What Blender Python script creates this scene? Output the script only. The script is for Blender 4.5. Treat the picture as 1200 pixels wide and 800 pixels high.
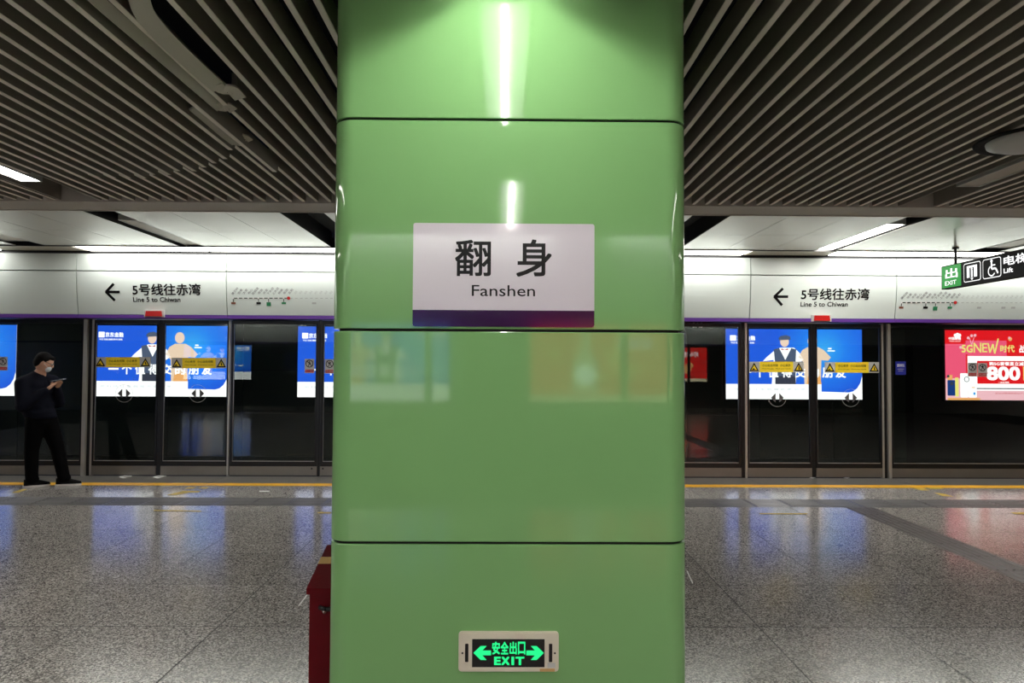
import bpy, bmesh, math, random
from mathutils import Vector, Matrix
random.seed(7)
scene = bpy.context.scene
COL = scene.collection
for o in list(bpy.data.objects):
    bpy.data.objects.remove(o)

# ------------------------------------------------------------------ camera
FPX = 830.0
EYE = Vector((0, 0, 1.58))
YAW, PITCH, ROLL = 0.0108, 0.0301, 0.0050
_r0 = Vector((math.cos(YAW), -math.sin(YAW), 0))
FW = Vector((math.sin(YAW) * math.cos(PITCH), math.cos(YAW) * math.cos(PITCH), math.sin(PITCH)))
_u0 = _r0.cross(FW)
RT = _r0 * math.cos(ROLL) + _u0 * math.sin(ROLL)
UP = _u0 * math.cos(ROLL) - _r0 * math.sin(ROLL)
cam = bpy.data.cameras.new('camera')
cam.sensor_width = 36.0
cam.lens = 36.0 * FPX / 1200.0
cam.clip_start = 0.05
camo = bpy.data.objects.new('camera', cam)
COL.objects.link(camo)
m = Matrix((RT, UP, -FW)).transposed().to_4x4()
m.translation = EYE
camo.matrix_world = m
scene.camera = camo

# ------------------------------------------------------------------ world, exposure
w = bpy.data.worlds.new('world')
scene.world = w
w.use_nodes = True
w.node_tree.nodes['Background'].inputs[0].default_value = (0.55, 0.6, 0.6, 1)
w.node_tree.nodes['Background'].inputs[1].default_value = 0.03
scene.view_settings.view_transform = 'Standard'
scene.view_settings.look = 'None'
scene.view_settings.exposure = 1.0
scene.view_settings.gamma = 1.0
scene.view_settings.use_curve_mapping = False
scene.cycles.max_bounces = 10
scene.cycles.transparent_max_bounces = 16
scene.cycles.sample_clamp_indirect = 6.0
scene.cycles.caustics_reflective = False
scene.cycles.caustics_refractive = False

# lamp strengths (emission of the fixtures)
E_TUBE = 60.0      # tube above the pillar front
E_TRAY = 1.1  # tube light caught by the reflector, put in as its own glow
E_COVE = 5.0       # strips over the platform doors
E_SLOT = 20.0       # recessed fixtures
E_REAR = 11.0      # fixtures on the platform behind the photographer
E_AD = 0.55
E_AD_REAR = 1.7

def ray(px, py):
    return FW * FPX + RT * (px - 600.0) + UP * (400.0 - py)
def at_y(px, py, Y):
    d = ray(px, py); t = Y / d.y
    return EYE + d * t
def at_z(px, py, Z):
    d = ray(px, py); t = (Z - EYE.z) / d.z
    return EYE + d * t
def XY(px, Y, py=470):
    return at_y(px, py, Y).x
def ZY(py, Y, px=600):
    return at_y(px, py, Y).z

# ------------------------------------------------------------------ materials
def _mat(name):
    mt = bpy.data.materials.new(name); mt.use_nodes = True
    nt = mt.node_tree
    return mt, nt, nt.nodes['Principled BSDF']
def srgb(c):
    return tuple(((v / 255.0) / 12.92 if v / 255.0 <= 0.04045 else ((v / 255.0 + 0.055) / 1.055) ** 2.4) for v in c) + (1,)
def pbr(name, rgb, rough=0.5, metal=0.0, coat=0.0, noise=0.0, nscale=20.0, bump=0.0, spec=0.5, rvar=0.0):
    mt, nt, b = _mat(name)
    c = srgb(rgb)
    b.inputs['Base Color'].default_value = c
    b.inputs['Roughness'].default_value = rough
    b.inputs['Metallic'].default_value = metal
    b.inputs['Coat Weight'].default_value = coat
    b.inputs['Coat Roughness'].default_value = 0.05
    b.inputs['Specular IOR Level'].default_value = spec
    if noise > 0 or bump > 0 or rvar > 0:
        tc = nt.nodes.new('ShaderNodeTexCoord')
        n = nt.nodes.new('ShaderNodeTexNoise')
        n.inputs['Scale'].default_value = nscale
        n.inputs['Detail'].default_value = 5
        nt.links.new(tc.outputs['Object'], n.inputs['Vector'])
        if noise > 0:
            mx = nt.nodes.new('ShaderNodeMix'); mx.data_type = 'RGBA'
            mx.inputs[6].default_value = tuple(v * (1 - noise) for v in c[:3]) + (1,)
            mx.inputs[7].default_value = tuple(min(1, v * (1 + noise)) for v in c[:3]) + (1,)
            nt.links.new(n.outputs['Fac'], mx.inputs[0])
            nt.links.new(mx.outputs[2], b.inputs['Base Color'])
        if rvar > 0:
            mr = nt.nodes.new('ShaderNodeMapRange')
            mr.inputs['To Min'].default_value = max(0.02, rough - rvar)
            mr.inputs['To Max'].default_value = rough + rvar
            nt.links.new(n.outputs['Fac'], mr.inputs['Value'])
            nt.links.new(mr.outputs['Result'], b.inputs['Roughness'])
        if bump > 0:
            bp = nt.nodes.new('ShaderNodeBump')
            bp.inputs['Strength'].default_value = bump
            bp.inputs['Distance'].default_value = 0.004
            nt.links.new(n.outputs['Fac'], bp.inputs['Height'])
            nt.links.new(bp.outputs['Normal'], b.inputs['Normal'])
    return mt
def emit(name, rgb, strength, base=None):
    mt, nt, b = _mat(name)
    c = srgb(rgb)
    b.inputs['Base Color'].default_value = base or (0.02, 0.02, 0.02, 1)
    b.inputs['Roughness'].default_value = 0.4
    b.inputs['Specular IOR Level'].default_value = 0.12
    b.inputs['Emission Color'].default_value = c
    b.inputs['Emission Strength'].default_value = strength
    return mt
def glass_mat():
    mt = bpy.data.materials.new('screen_glass'); mt.use_nodes = True
    nt = mt.node_tree
    for n in list(nt.nodes): nt.nodes.remove(n)
    out = nt.nodes.new('ShaderNodeOutputMaterial')
    tr = nt.nodes.new('ShaderNodeBsdfTransparent'); tr.inputs[0].default_value = (0.93, 0.96, 0.94, 1)
    gl = nt.nodes.new('ShaderNodeBsdfGlossy'); gl.inputs['Roughness'].default_value = 0.01
    gl.inputs[0].default_value = (1, 1, 1, 1)
    fr = nt.nodes.new('ShaderNodeFresnel'); fr.inputs['IOR'].default_value = 1.5
    mx = nt.nodes.new('ShaderNodeMixShader')
    nt.links.new(fr.outputs[0], mx.inputs[0]); nt.links.new(tr.outputs[0], mx.inputs[1])
    nt.links.new(gl.outputs[0], mx.inputs[2]); nt.links.new(mx.outputs[0], out.inputs[0])
    return mt
def granite_mat(name, dark, mid, light, rough):
    mt, nt, b = _mat(name)
    geo = nt.nodes.new('ShaderNodeNewGeometry')
    v = nt.nodes.new('ShaderNodeTexVoronoi'); v.inputs['Scale'].default_value = 125
    v2 = nt.nodes.new('ShaderNodeTexNoise'); v2.inputs['Scale'].default_value = 170; v2.inputs['Detail'].default_value = 3
    v3 = nt.nodes.new('ShaderNodeTexNoise'); v3.inputs['Scale'].default_value = 0.7
    for n in (v, v2, v3): nt.links.new(geo.outputs['Position'], n.inputs['Vector'])
    sep = nt.nodes.new('ShaderNodeSeparateColor')
    nt.links.new(v.outputs['Color'], sep.inputs[0])
    ad = nt.nodes.new('ShaderNodeMath'); ad.operation = 'ADD'
    nt.links.new(sep.outputs[0], ad.inputs[0]); nt.links.new(v2.outputs['Fac'], ad.inputs[1])
    ml = nt.nodes.new('ShaderNodeMath'); ml.operation = 'MULTIPLY'; ml.inputs[1].default_value = 0.5
    nt.links.new(ad.outputs[0], ml.inputs[0])
    cr = nt.nodes.new('ShaderNodeValToRGB')
    e = cr.color_ramp.elements
    e[0].position = 0.22; e[0].color = srgb(dark)
    e[1].position = 0.82; e[1].color = srgb(light)
    k = cr.color_ramp.elements.new(0.45); k.color = srgb(mid)
    nt.links.new(ml.outputs[0], cr.inputs[0])
    oi = nt.nodes.new('ShaderNodeObjectInfo')
    mr = nt.nodes.new('ShaderNodeMapRange'); mr.inputs['To Min'].default_value = 0.90; mr.inputs['To Max'].default_value = 1.08
    nt.links.new(oi.outputs['Random'], mr.inputs['Value'])
    mx = nt.nodes.new('ShaderNodeVectorMath'); mx.operation = 'SCALE'
    nt.links.new(cr.outputs[0], mx.inputs[0]); nt.links.new(mr.outputs[0], mx.inputs['Scale'])
    nt.links.new(mx.outputs[0], b.inputs['Base Color'])
    mr2 = nt.nodes.new('ShaderNodeMapRange'); mr2.inputs['To Min'].default_value = rough - 0.04; mr2.inputs['To Max'].default_value = rough + 0.06
    nt.links.new(v3.outputs['Fac'], mr2.inputs['Value']); nt.links.new(mr2.outputs[0], b.inputs['Roughness'])
    return mt

M = {}
M['green'] = pbr('green_enamel', (122, 170, 108), 0.6, coat=0.85, noise=0.02, nscale=1.5, spec=0.06)
M['joint'] = pbr('black_joint', (6, 8, 6), 0.6)
M['slat'] = pbr('slat_side_grey', (138, 131, 122), 0.45, noise=0.08, nscale=3)  # shade between the slats is put into this darker side colour
M['slat_face'] = pbr('slat_face_grey', (236, 228, 216), 0.45)  # undersides paler, painting in the light they catch from below
M['slat_wide'] = pbr('slat_cover_grey', (205, 200, 188), 0.5, noise=0.10, nscale=4)
M['plenum'] = pbr('plenum_black', (9, 9, 9), 0.9)
M['trimgrey'] = pbr('edge_trim_grey', (190, 184, 176), 0.5, noise=0.05, nscale=2)
M['cpanel'] = pbr('ceiling_panel_white', (226, 226, 220), 0.2, noise=0.04, nscale=1.2, spec=0.5)
M['header'] = pbr('header_panel_pale', (212, 221, 216), 0.35, noise=0.03, nscale=1.5)
M['purple'] = pbr('purple_stripe', (92, 52, 140), 0.35)
M['purple_dark'] = pbr('purple_sign_stripe', (44, 8, 58), 0.12, coat=0.6)
M['black'] = pbr('black_frame', (10, 10, 11), 0.35)
M['blackprint'] = pbr('black_lettering', (8, 8, 9), 0.3, spec=0.2)
M['greyprint'] = pbr('grey_lettering', (176, 180, 178), 0.5)
M['midprint'] = pbr('grey_map_names', (120, 122, 124), 0.5)
M['steel'] = pbr('brushed_steel', (196, 192, 184), 0.36, metal=0.7, noise=0.10, nscale=6, rvar=0.08)
M['kick'] = pbr('kick_plate_steel', (146, 140, 132), 0.42, metal=0.85, noise=0.12, nscale=5, rvar=0.08)
M['sill'] = pbr('sill_steel', (128, 126, 122), 0.30, metal=0.5, noise=0.12, nscale=9)
M['glass'] = glass_mat()
M['tile'] = granite_mat('granite_tile', (52, 50, 49), (128, 123, 119), (226, 221, 214), 0.14)
M['tactile'] = pbr('tactile_grey', (86, 84, 84), 0.32, noise=0.2, nscale=40)
M['tactiledark'] = pbr('tactile_dark', (84, 78, 76), 0.40, noise=0.2, nscale=40)
M['grout'] = pbr('grout_dark', (26, 25, 24), 0.7)
M['yellow'] = pbr('yellow_line_paint', (240, 180, 40), 0.35)
M['yellow_sticker'] = pbr('yellow_sticker', (255, 222, 36), 0.5)
M['yellow_pale'] = pbr('worn_yellow_mark', (200, 172, 70), 0.4)
M['whiteprint'] = pbr('white_print', (225, 225, 222), 0.5)
M['signwhite'] = pbr('sign_white', (214, 207, 216), 0.10, coat=0.7)
M['red_lamp'] = pbr('red_lamp', (178, 22, 18), 0.35)
M['redprint'] = pbr('red_print', (190, 24, 26), 0.5)
M['greenprint'] = pbr('green_print', (40, 130, 84), 0.5)
M['brownprint'] = pbr('brown_print', (128, 70, 48), 0.5)
M['blueprint'] = pbr('blue_sticker', (34, 44, 150), 0.4)
M['stickergrey'] = pbr('sticker_grey', (190, 190, 188), 0.5)
M['wall'] = pbr('tunnel_wall_green', (36, 48, 38), 0.6, noise=0.15, nscale=2)
M['dark'] = pbr('tunnel_dark', (20, 20, 20), 0.8)
M['signblack'] = pbr('sign_cabinet_black', (14, 14, 16), 0.6, spec=0.08)
M['beige'] = pbr('exit_light_beige', (216, 208, 190), 0.4, noise=0.04, nscale=30)
M['maroon'] = pbr('maroon_painted_wood', (92, 6, 16), 0.45, spec=0.15, noise=0.15, nscale=25, bump=0.25)
M['tape'] = pbr('tan_tape', (200, 160, 104), 0.6)
M['lampoff'] = pbr('unlit_diffuser', (190, 182, 168), 0.4)
M['housing'] = pbr('lamp_housing', (190, 190, 186), 0.4)
M['skin'] = pbr('skin', (206, 158, 132), 0.5)
M['hair'] = pbr('hair_black', (12, 11, 11), 0.8, spec=0.12, noise=0.3, nscale=60, bump=0.4)
M['jacket'] = pbr('navy_jacket', (13, 15, 26), 0.9, spec=0.12, noise=0.2, nscale=30, bump=0.3)
M['trousers'] = pbr('black_trousers', (6, 6, 7), 0.95, spec=0.08, noise=0.2, nscale=30, bump=0.3)
M['shoe'] = pbr('black_canvas', (8, 8, 9), 0.8, spec=0.15)
M['rubber'] = pbr('white_rubber', (225, 223, 218), 0.5)
M['mask'] = pbr('mask_white', (214, 220, 226), 0.8)
M['phone'] = pbr('phone_silver', (150, 154, 160), 0.25, metal=0.4)
M['tube'] = emit('tube_lit', (255, 252, 246), E_TUBE)
M['tray'] = emit('reflector_glow', (240, 246, 240), E_TRAY, base=(0.8, 0.8, 0.8, 1))
M['cove'] = emit('cove_lit', (255, 252, 246), E_COVE)
M['slot'] = emit('slot_lamp_lit', (255, 250, 242), E_SLOT)
M['rearlamp'] = emit('rear_lamp_lit', (255, 252, 246), E_REAR)
M['e_green'] = emit('exit_green_lit', (30, 245, 140), 0.55)
M['e_signgreen'] = emit('sign_green_lit', (16, 150, 52), 0.5)
M['e_white'] = emit('sign_white_lit', (255, 255, 255), 0.7)
def EA(name, rgb, k=1.0):
    M[name] = emit(name, rgb, E_AD * k)
    M[name + '_rear'] = emit(name + '_rear', rgb, E_AD_REAR * k)
EA('a_blue', (38, 104, 238)); EA('a_blue2', (44, 150, 250)); EA('a_white', (255, 255, 255), 1.3)
EA('a_vest', (84, 96, 122)); EA('a_skin', (250, 218, 200)); EA('a_beige', (246, 216, 190))
EA('a_dark', (60, 64, 80)); EA('a_red', (240, 24, 34)); EA('a_pink', (252, 92, 128))
EA('a_pale', (255, 196, 206)); EA('a_yellow', (250, 240, 130)); EA('a_navy', (24, 60, 130))
EA('a_maroon', (200, 26, 24), 1.6); EA('a_cream', (240, 220, 180)); EA('a_bow', (200, 70, 70))
EA('a_faint', (205, 212, 224)); EA('a_orange', (250, 180, 110)); EA('a_teal', (70, 130, 180)); EA('a_sky', (64, 168, 250))

# ------------------------------------------------------------------ mesh builder
ORG = {}
class MB:
    def __init__(s): s.v = []; s.f = []; s.mi = []; s.mats = []; s.smooth = set()
    def m(s, mat):
        mat = M[mat] if isinstance(mat, str) else mat
        if mat not in s.mats: s.mats.append(mat)
        return s.mats.index(mat)
    def add(s, vs, fs, mat, smooth=False):
        b = len(s.v); k = s.m(mat)
        s.v += [Vector(p) for p in vs]
        for f in fs:
            if smooth: s.smooth.add(len(s.f))
            s.f.append([b + i for i in f]); s.mi.append(k)
        return s
    def box(s, x0, y0, z0, x1, y1, z1, mat):
        x0, x1 = sorted((x0, x1)); y0, y1 = sorted((y0, y1)); z0, z1 = sorted((z0, z1))
        return s.add([(x0,y0,z0),(x1,y0,z0),(x1,y1,z0),(x0,y1,z0),(x0,y0,z1),(x1,y0,z1),(x1,y1,z1),(x0,y1,z1)],
                     [(0,3,2,1),(4,5,6,7),(0,1,5,4),(1,2,6,5),(2,3,7,6),(3,0,4,7)], mat)
    def prism(s, pts, ax, a, b, mat, smooth=False):
        # pts 2D closed polygon, ax = extrusion axis
        def p3(p, t):
            if ax == 'x': return (t, p[0], p[1])
            if ax == 'y': return (p[0], t, p[1])
            return (p[0], p[1], t)
        n = len(pts)
        vs = [p3(p, a) for p in pts] + [p3(p, b) for p in pts]
        s.add(vs, [tuple(range(n))[::-1], tuple(range(n, 2 * n))], mat)
        b0 = len(s.v) - 2 * n; k = s.m(mat)
        for i in range(n):
            j = (i + 1) % n
            if smooth: s.smooth.add(len(s.f))
            s.f.append([b0 + i, b0 + j, b0 + n + j, b0 + n + i]); s.mi.append(k)
        return s
    def tube(s, p, q, r, mat, n=10, r2=None):
        p = Vector(p); q = Vector(q); d = (q - p).normalized()
        a = d.orthogonal().normalized(); c = d.cross(a)
        r2 = r if r2 is None else r2
        vs = [p + (a * math.cos(t) + c * math.sin(t)) * r for t in [2 * math.pi * i / n for i in range(n)]]
        vs += [q + (a * math.cos(t) + c * math.sin(t)) * r2 for t in [2 * math.pi * i / n for i in range(n)]]
        s.add(vs, [(i, (i + 1) % n, n + (i + 1) % n, n + i) for i in range(n)], mat, True)
        s.add(vs, [tuple(range(n))[::-1], tuple(range(n, 2 * n))], mat)
        return s
    def ball(s, c, r, mat, n=16, m_=10, rot=None):
        c = Vector(c); r = (r, r, r) if isinstance(r, (int, float)) else r
        vs = []
        for i in range(m_ + 1):
            th = math.pi * i / m_
            for j in range(n):
                ph = 2 * math.pi * j / n
                q = Vector((math.sin(th) * math.cos(ph) * r[0], math.sin(th) * math.sin(ph) * r[1], math.cos(th) * r[2]))
                if rot is not None: q = rot @ q
                vs.append(c + q)
        fs = [(i * n + j, (i + 1) * n + j, (i + 1) * n + (j + 1) % n, i * n + (j + 1) % n) for i in range(m_) for j in range(n)]
        return s.add(vs, fs, mat, True)
    def lathe(s, c, prof, mat, n=32):
        c = Vector(c); vs = []; k = len(prof)
        for j in range(n):
            t = 2 * math.pi * j / n
            for r, z in prof: vs.append(c + Vector((r * math.cos(t), r * math.sin(t), z)))
        fs = [(j * k + i, ((j + 1) % n) * k + i, ((j + 1) % n) * k + i + 1, j * k + i + 1) for j in range(n) for i in range(k - 1)]
        return s.add(vs, fs, mat, True)
    def build(s, name, parent=None, org=None, **props):
        if org is None: org = ORG[parent] if parent is not None else Vector((0, 0, 0))
        org = Vector(org)
        me = bpy.data.meshes.new(name)
        me.from_pydata([tuple(p - org) for p in s.v], [], s.f)
        for mt in s.mats: me.materials.append(mt)
        me.polygons.foreach_set('material_index', s.mi)
        sm = [i in s.smooth for i in range(len(s.f))]
        me.polygons.foreach_set('use_smooth', sm)
        me.update()
        bm = bmesh.new(); bm.from_mesh(me)
        bmesh.ops.remove_doubles(bm, verts=bm.verts, dist=1e-5)
        bmesh.ops.recalc_face_normals(bm, faces=bm.faces)
        bm.to_mesh(me); bm.free()
        o = bpy.data.objects.new(name, me)
        COL.objects.link(o)
        if parent is not None:
            o.parent = parent
            o.location = org - ORG[parent]
        else:
            o.location = org
        ORG[o] = org
        for k, v in props.items():
            if v: o[k] = v
        return o

def empty(name, loc, **props):
    o = bpy.data.objects.new(name, None); COL.objects.link(o)
    o.location = loc; o.empty_display_size = 0.1
    ORG[o] = Vector(loc)
    for k, v in props.items():
        if v: o[k] = v
    return o
def T(label, category, group=None):
    d = dict(label=label, category=category)
    if group: d['group'] = group
    return d
def share(mesh_obj, name, parent, loc):
    """another piece with the same mesh, at a world position"""
    o = mesh_obj.copy(); o.name = name
    COL.objects.link(o); o.parent = parent
    o.location = Vector(loc) - ORG[parent]; ORG[o] = Vector(loc)
    return o

_tc = {}
def text_geo(st, off=0.0):
    key = (st, off)
    if key in _tc: return _tc[key]
    cu = bpy.data.curves.new('lettering', 'FONT'); cu.body = st; cu.size = 1.0; cu.offset = off; cu.resolution_u = 3
    ob = bpy.data.objects.new('lettering', cu); COL.objects.link(ob)
    bpy.context.view_layer.update()
    dg = bpy.context.evaluated_depsgraph_get()
    me = bpy.data.meshes.new_from_object(ob.evaluated_get(dg))
    vs = [(v.co.x, v.co.y) for v in me.vertices]; fs = [tuple(p.vertices) for p in me.polygons]
    bpy.data.objects.remove(ob); bpy.data.curves.remove(cu); bpy.data.meshes.remove(me)
    xs = [v[0] for v in vs]; ys = [v[1] for v in vs]
    bb = (min(xs), max(xs), min(ys), max(ys))
    _tc[key] = (vs, fs, bb)
    return _tc[key]

class Print:
    """flat print on a plane: origin O, in-plane axes U (right) and V (up), facing N"""
    def __init__(s, O, U, V, mb=None, step=0.0008):
        s.O = Vector(O); s.U = Vector(U).normalized(); s.V = Vector(V).normalized()
        s.N = s.U.cross(s.V); s.mb = mb or MB(); s.step = step
    def P(s, u, v, l): return s.O + s.U * u + s.V * v + s.N * (l * s.step)
    def poly(s, pts, mat, l=1):
        s.mb.add([s.P(u, v, l) for u, v in pts], [tuple(range(len(pts)))], mat)
    def rect(s, u0, v0, u1, v1, mat, l=1):
        s.poly([(u0, v0), (u1, v0), (u1, v1), (u0, v1)], mat, l)
    def rrect(s, u0, v0, u1, v1, r, mat, l=1):
        pts = []
        for cx, cy, a in ((u1 - r, v1 - r, 0), (u0 + r, v1 - r, 90), (u0 + r, v0 + r, 180), (u1 - r, v0 + r, 270)):
            for k in range(5):
                t = math.radians(a + k * 22.5); pts.append((cx + r * math.cos(t), cy + r * math.sin(t)))
        s.poly(pts, mat, l)
    def disc(s, u, v, r, mat, l=1, ry=None, n=24):
        ry = ry or r
        s.poly([(u + r * math.cos(2 * math.pi * i / n), v + ry * math.sin(2 * math.pi * i / n)) for i in range(n)], mat, l)
    def ring(s, u, v, r, t, mat, l=1, n=28, a0=0, a1=360):
        pts = [(math.cos(math.radians(a0 + (a1 - a0) * i / n)), math.sin(math.radians(a0 + (a1 - a0) * i / n))) for i in range(n + 1)]
        vs = [s.P(u + r * a, v + r * b, l) for a, b in pts] + [s.P(u + (r - t) * a, v + (r - t) * b, l) for a, b in pts]
        s.mb.add(vs, [(i, i + 1, n + 2 + i, n + 1 + i) for i in range(n)], mat)
    def line(s, pts, wd, mat, l=1):
        for (a, b), (c, d) in zip(pts[:-1], pts[1:]):
            L = math.hypot(c - a, d - b) or 1e-6; nx, ny = -(d - b) / L * wd / 2, (c - a) / L * wd / 2
            s.poly([(a + nx, b + ny), (a - nx, b - ny), (c - nx, d - ny), (c + nx, d + ny)], mat, l)
    def text(s, st, u0, v0, u1, v1, mat, l=1, bold=0.0, rot=0.0):
        if bold:      # heavier strokes: the lettering repeated a hair to each side
            ax, bx, ay, by = text_geo(st)[2]
            du = bold * 0.8 * (u1 - u0) / (bx - ax); dv = bold * 0.8 * (v1 - v0) / (by - ay)
            for k, (a, b) in enumerate(((-1, -1), (1, -1), (1, 1), (-1, 1))):
                s.text(st, u0 + du + a * du, v0 + dv + b * dv, u1 - du + a * du, v1 - dv + b * dv, mat, l + .06 * k, 0, rot)
        vs, fs, (ax, bx, ay, by) = text_geo(st)
        sx = (u1 - u0) / (bx - ax); sy = (v1 - v0) / (by - ay)
        out = []
        cu, cv = (u0 + u1) / 2, (v0 + v1) / 2
        for x, y in vs:
            u = u0 + (x - ax) * sx; v = v0 + (y - ay) * sy
            if rot:
                du, dv = u - cu, v - cv; c_, s_ = math.cos(rot), math.sin(rot)
                u, v = cu + du * c_ - dv * s_, cv + du * s_ + dv * c_
            out.append(s.P(u, v, l))
        s.mb.add(out, fs, mat)

# ------------------------------------------------------------------ key planes
Z_SLAT = 2.93        # underside of the slats
Z_WHITE = 3.06       # underside of the white panels
Y_DOOR = 9.86
Y_HEAD = 9.66
Y_COL = 2.53
Y_BEAM0, Y_BEAM1 = 5.96, 6.31
Y_AD = 14.5
RY_DOOR, RY_AD, RY_HEAD = -3.25, -7.8, -3.05
XL, XR = -16.0, 16.0

# ------------------------------------------------------------------ floor
floor = empty('floor', (0, 0, 0), kind='structure')
MB().box(XL, RY_DOOR, -0.30, XR, Y_DOOR + 0.12, -0.0014, 'grout').build('screed', floor)
PX, PY = 0.81, 0.81
y_j0 = at_z(600, 734, 0).y          # a cross joint
x_j0 = 1.54
Y_T0 = at_z(600, 593.2, 0).y        # near edge of the tactile band
Y_T1 = at_z(600, 583.8, 0).y
Y_L0 = at_z(600, 570.0, 0).y; Y_L1 = at_z(600, 567.0, 0).y
def tile_mesh(x0, x1, y0, y1, name='tile', mat='tile', parent=floor, top=0.0, g=0.0035):
    cx, cy = (x0 + x1) / 2, (y0 + y1) / 2
    b = MB()
    x0 += g; x1 -= g; y0 += g + .0025; y1 -= g + .0025; c = 0.0015
    b.add([(x0,y0,-.022),(x1,y0,-.022),(x1,y1,-.022),(x0,y1,-.022),
           (x0,y0,top-c),(x1,y0,top-c),(x1,y1,top-c),(x0,y1,top-c),
           (x0+c,y0+c,top),(x1-c,y0+c,top),(x1-c,y1-c,top),(x0+c,y1-c,top)],
          [(8,9,10,11),(4,5,9,8),(5,6,10,9),(6,7,11,10),(7,4,8,11),(0,1,5,4),(1,2,6,5),(2,3,7,6),(3,0,4,7)], mat)
    return b.build(name, parent, org=(cx, cy, 0))
rows = []
y = y_j0 - 3 * PY
while y < Y_T0 - 0.05:
    rows.append((y, min(y + PY, Y_T0))); y += PY
rows[-1] = (rows[-1][0], Y_T0)
rows += [(Y_T1, Y_L0 - 0.0)]
XT0 = at_z(985, 592, 0).x; XT1 = XT0 + 0.32        # tactile guide strip running towards us
cols = []
x = x_j0 - 11 * PX
while x < 9.0:
    cols.append((x, x + PX)); x += PX
cache = {}
for (y0, y1) in rows:
    for (x0, x1) in cols:
        segs = [(x0, x1)]
        if y1 <= Y_T0 + .01 and x1 > XT0 and x0 < XT1:
            segs = []
            if x0 < XT0 - .01: segs.append((x0, XT0))
            if x1 > XT1 + .01: segs.append((XT1, x1))
        for (a, c_) in segs:
            key = (round(c_ - a, 4), round(y1 - y0, 4))
            if key in cache:
                share(cache[key], 'tile', floor, ((a + c_) / 2, (y0 + y1) / 2, 0))
            else:
                cache[key] = tile_mesh(a, c_, y0, y1)
# tiles outside the frame (behind and far to the sides), one joined piece
b = MB()
yy = rows[0][0]
for i in range(-15, 15):
    for j in range(1, 11):
        x0 = x_j0 + i * PX; y1 = yy - (j - 1) * PY; y0 = y1 - PY
        if y0 < RY_DOOR or x0 < XL or x0 + PX > XR: continue
        b.box(x0 + .002, y0 + .002, -.022, x0 + PX - .002, y1 - .002, 0, 'tile')
for (y0, y1) in rows:
    for i in range(-16, 15):
        x0 = x_j0 + i * PX
        if cols[0][0] - .01 < x0 < cols[-1][1] - .05 or x0 < XL or x0 + PX > XR: continue
        b.box(x0 + .002, y0 + .002, -.022, x0 + PX - .002, y1 - .002, 0, 'tile')
b.build('tile_field', floor, kind='stuff')
# tactile band along the platform edge and the guide strip
tw = 0.40
proto = {}
def tactile(x0, x1, y0, y1, along_x, mat, n):
    key = (round(x1 - x0, 3), round(y1 - y0, 3), along_x)
    if key in proto:
        return share(proto[key], 'tactile_tile', floor, ((x0 + x1) / 2, (y0 + y1) / 2, 0))
    b = MB(); g = .002
    b.box(x0 + g, y0 + g, -.022, x1 - g, y1 - g, 0.0, mat)
    for i in range(n):
        if along_x:
            c = y0 + (i + .5) * (y1 - y0) / n
            b.prism([(c - .016, 0), (c - .009, .005), (c + .009, .005), (c + .016, 0)], 'x', x0 + .02, x1 - .02, mat)
        else:
            c = x0 + (i + .5) * (x1 - x0) / n
            b.prism([(c - .016, 0), (c - .009, .005), (c + .009, .005), (c + .016, 0)], 'y', y0 + .02, y1 - .02, mat)
    proto[key] = b.build('tactile_tile', floor, org=((x0 + x1) / 2, (y0 + y1) / 2, 0))
x = -8.4
while x < 9.0:
    tactile(x, x + tw, Y_T0, Y_T1, True, 'tactile', 7); x += tw
y = Y_T0 - tw
while y > 0.8:
    tactile(XT0, XT1, y, y + tw, False, 'tactiledark', 5); y -= tw
MB().box(XT0, -3.1, -.022, XT1, y + tw - .002, 0.0, 'tactiledark').build('tactile_strip_rear', floor)
# yellow line and steel sill in front of the doors
MB().box(XL, Y_L0, -.022, XR, Y_L1, 0.0015, 'yellow').build('yellow_line', floor)
xs = [XL] + [XY(p, Y_DOOR) for p in (-190, 60, 268, 470, 652, 874, 1043, 1250)] + [XR]
for a, c_ in zip(xs[:-1], xs[1:]):
    MB().box(a + .003, Y_L1, -.022, c_ - .003, Y_DOOR - .02, 0.001, 'sill').build('sill_plate', floor)
MB().box(XL, Y_DOOR - .018, -.02, XR, Y_DOOR + .1, -0.006, 'black').build('sill_groove', floor)
# painted marks on tiles
pr = Print((0, 0, 0.0022), (1, 0, 0), (0, 1, 0), step=.0006)
def fquad(pxs, mat, l=1):
    pr.poly([(at_z(a, c_, 0).x, at_z(a, c_, 0).y) for a, c_ in pxs], mat, l)
for (ox, sgn) in ((0, 1), (746, -1)):
    # worn yellow arrows by the door
    for q in ([(195,580),(206,580),(222,577),(213,576)], [(210,577),(232,577),(236,575.5),(214,575)],
              [(216,572.5),(226,572.5),(230,570.8),(221,570.8)], [(232,572.5),(241,572.5),(245,570.8),(237,570.8)]):
        if sgn > 0: fquad([(a, c_) for a, c_ in q], 'yellow_pale')
        else: fquad([(2 * 218 + 466 - a, c_ + 3) for a, c_ in q], 'yellow_pale')
fquad([(180,597.6),(236,598.4),(236,599.4),(180,598.6)], 'yellow_pale')
fquad([(890,601.4),(946,601.6),(946,602.6),(890,602.4)], 'yellow_pale')
fquad([(372,600),(388,600.2),(388,601.6),(372,601.4)], 'yellow_pale')
fquad([(14,577),(22,577.4),(32,573.2),(26,573.2)], 'yellow_pale')
for q in ([(1070,572),(1082,572),(1090,574.5),(1080,574.5)], [(1084,571),(1100,571),(1106,572.8),(1090,572.8)],
          [(1094,577),(1108,579),(1118,582),(1104,581)], [(1184,600.5),(1200,600.5),(1200,602.6),(1190,602.4)]):
    fquad(q, 'yellow_pale')
fquad([(304,575),(316,575),(316,576.2),(304,576.2)], 'whiteprint')
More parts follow.
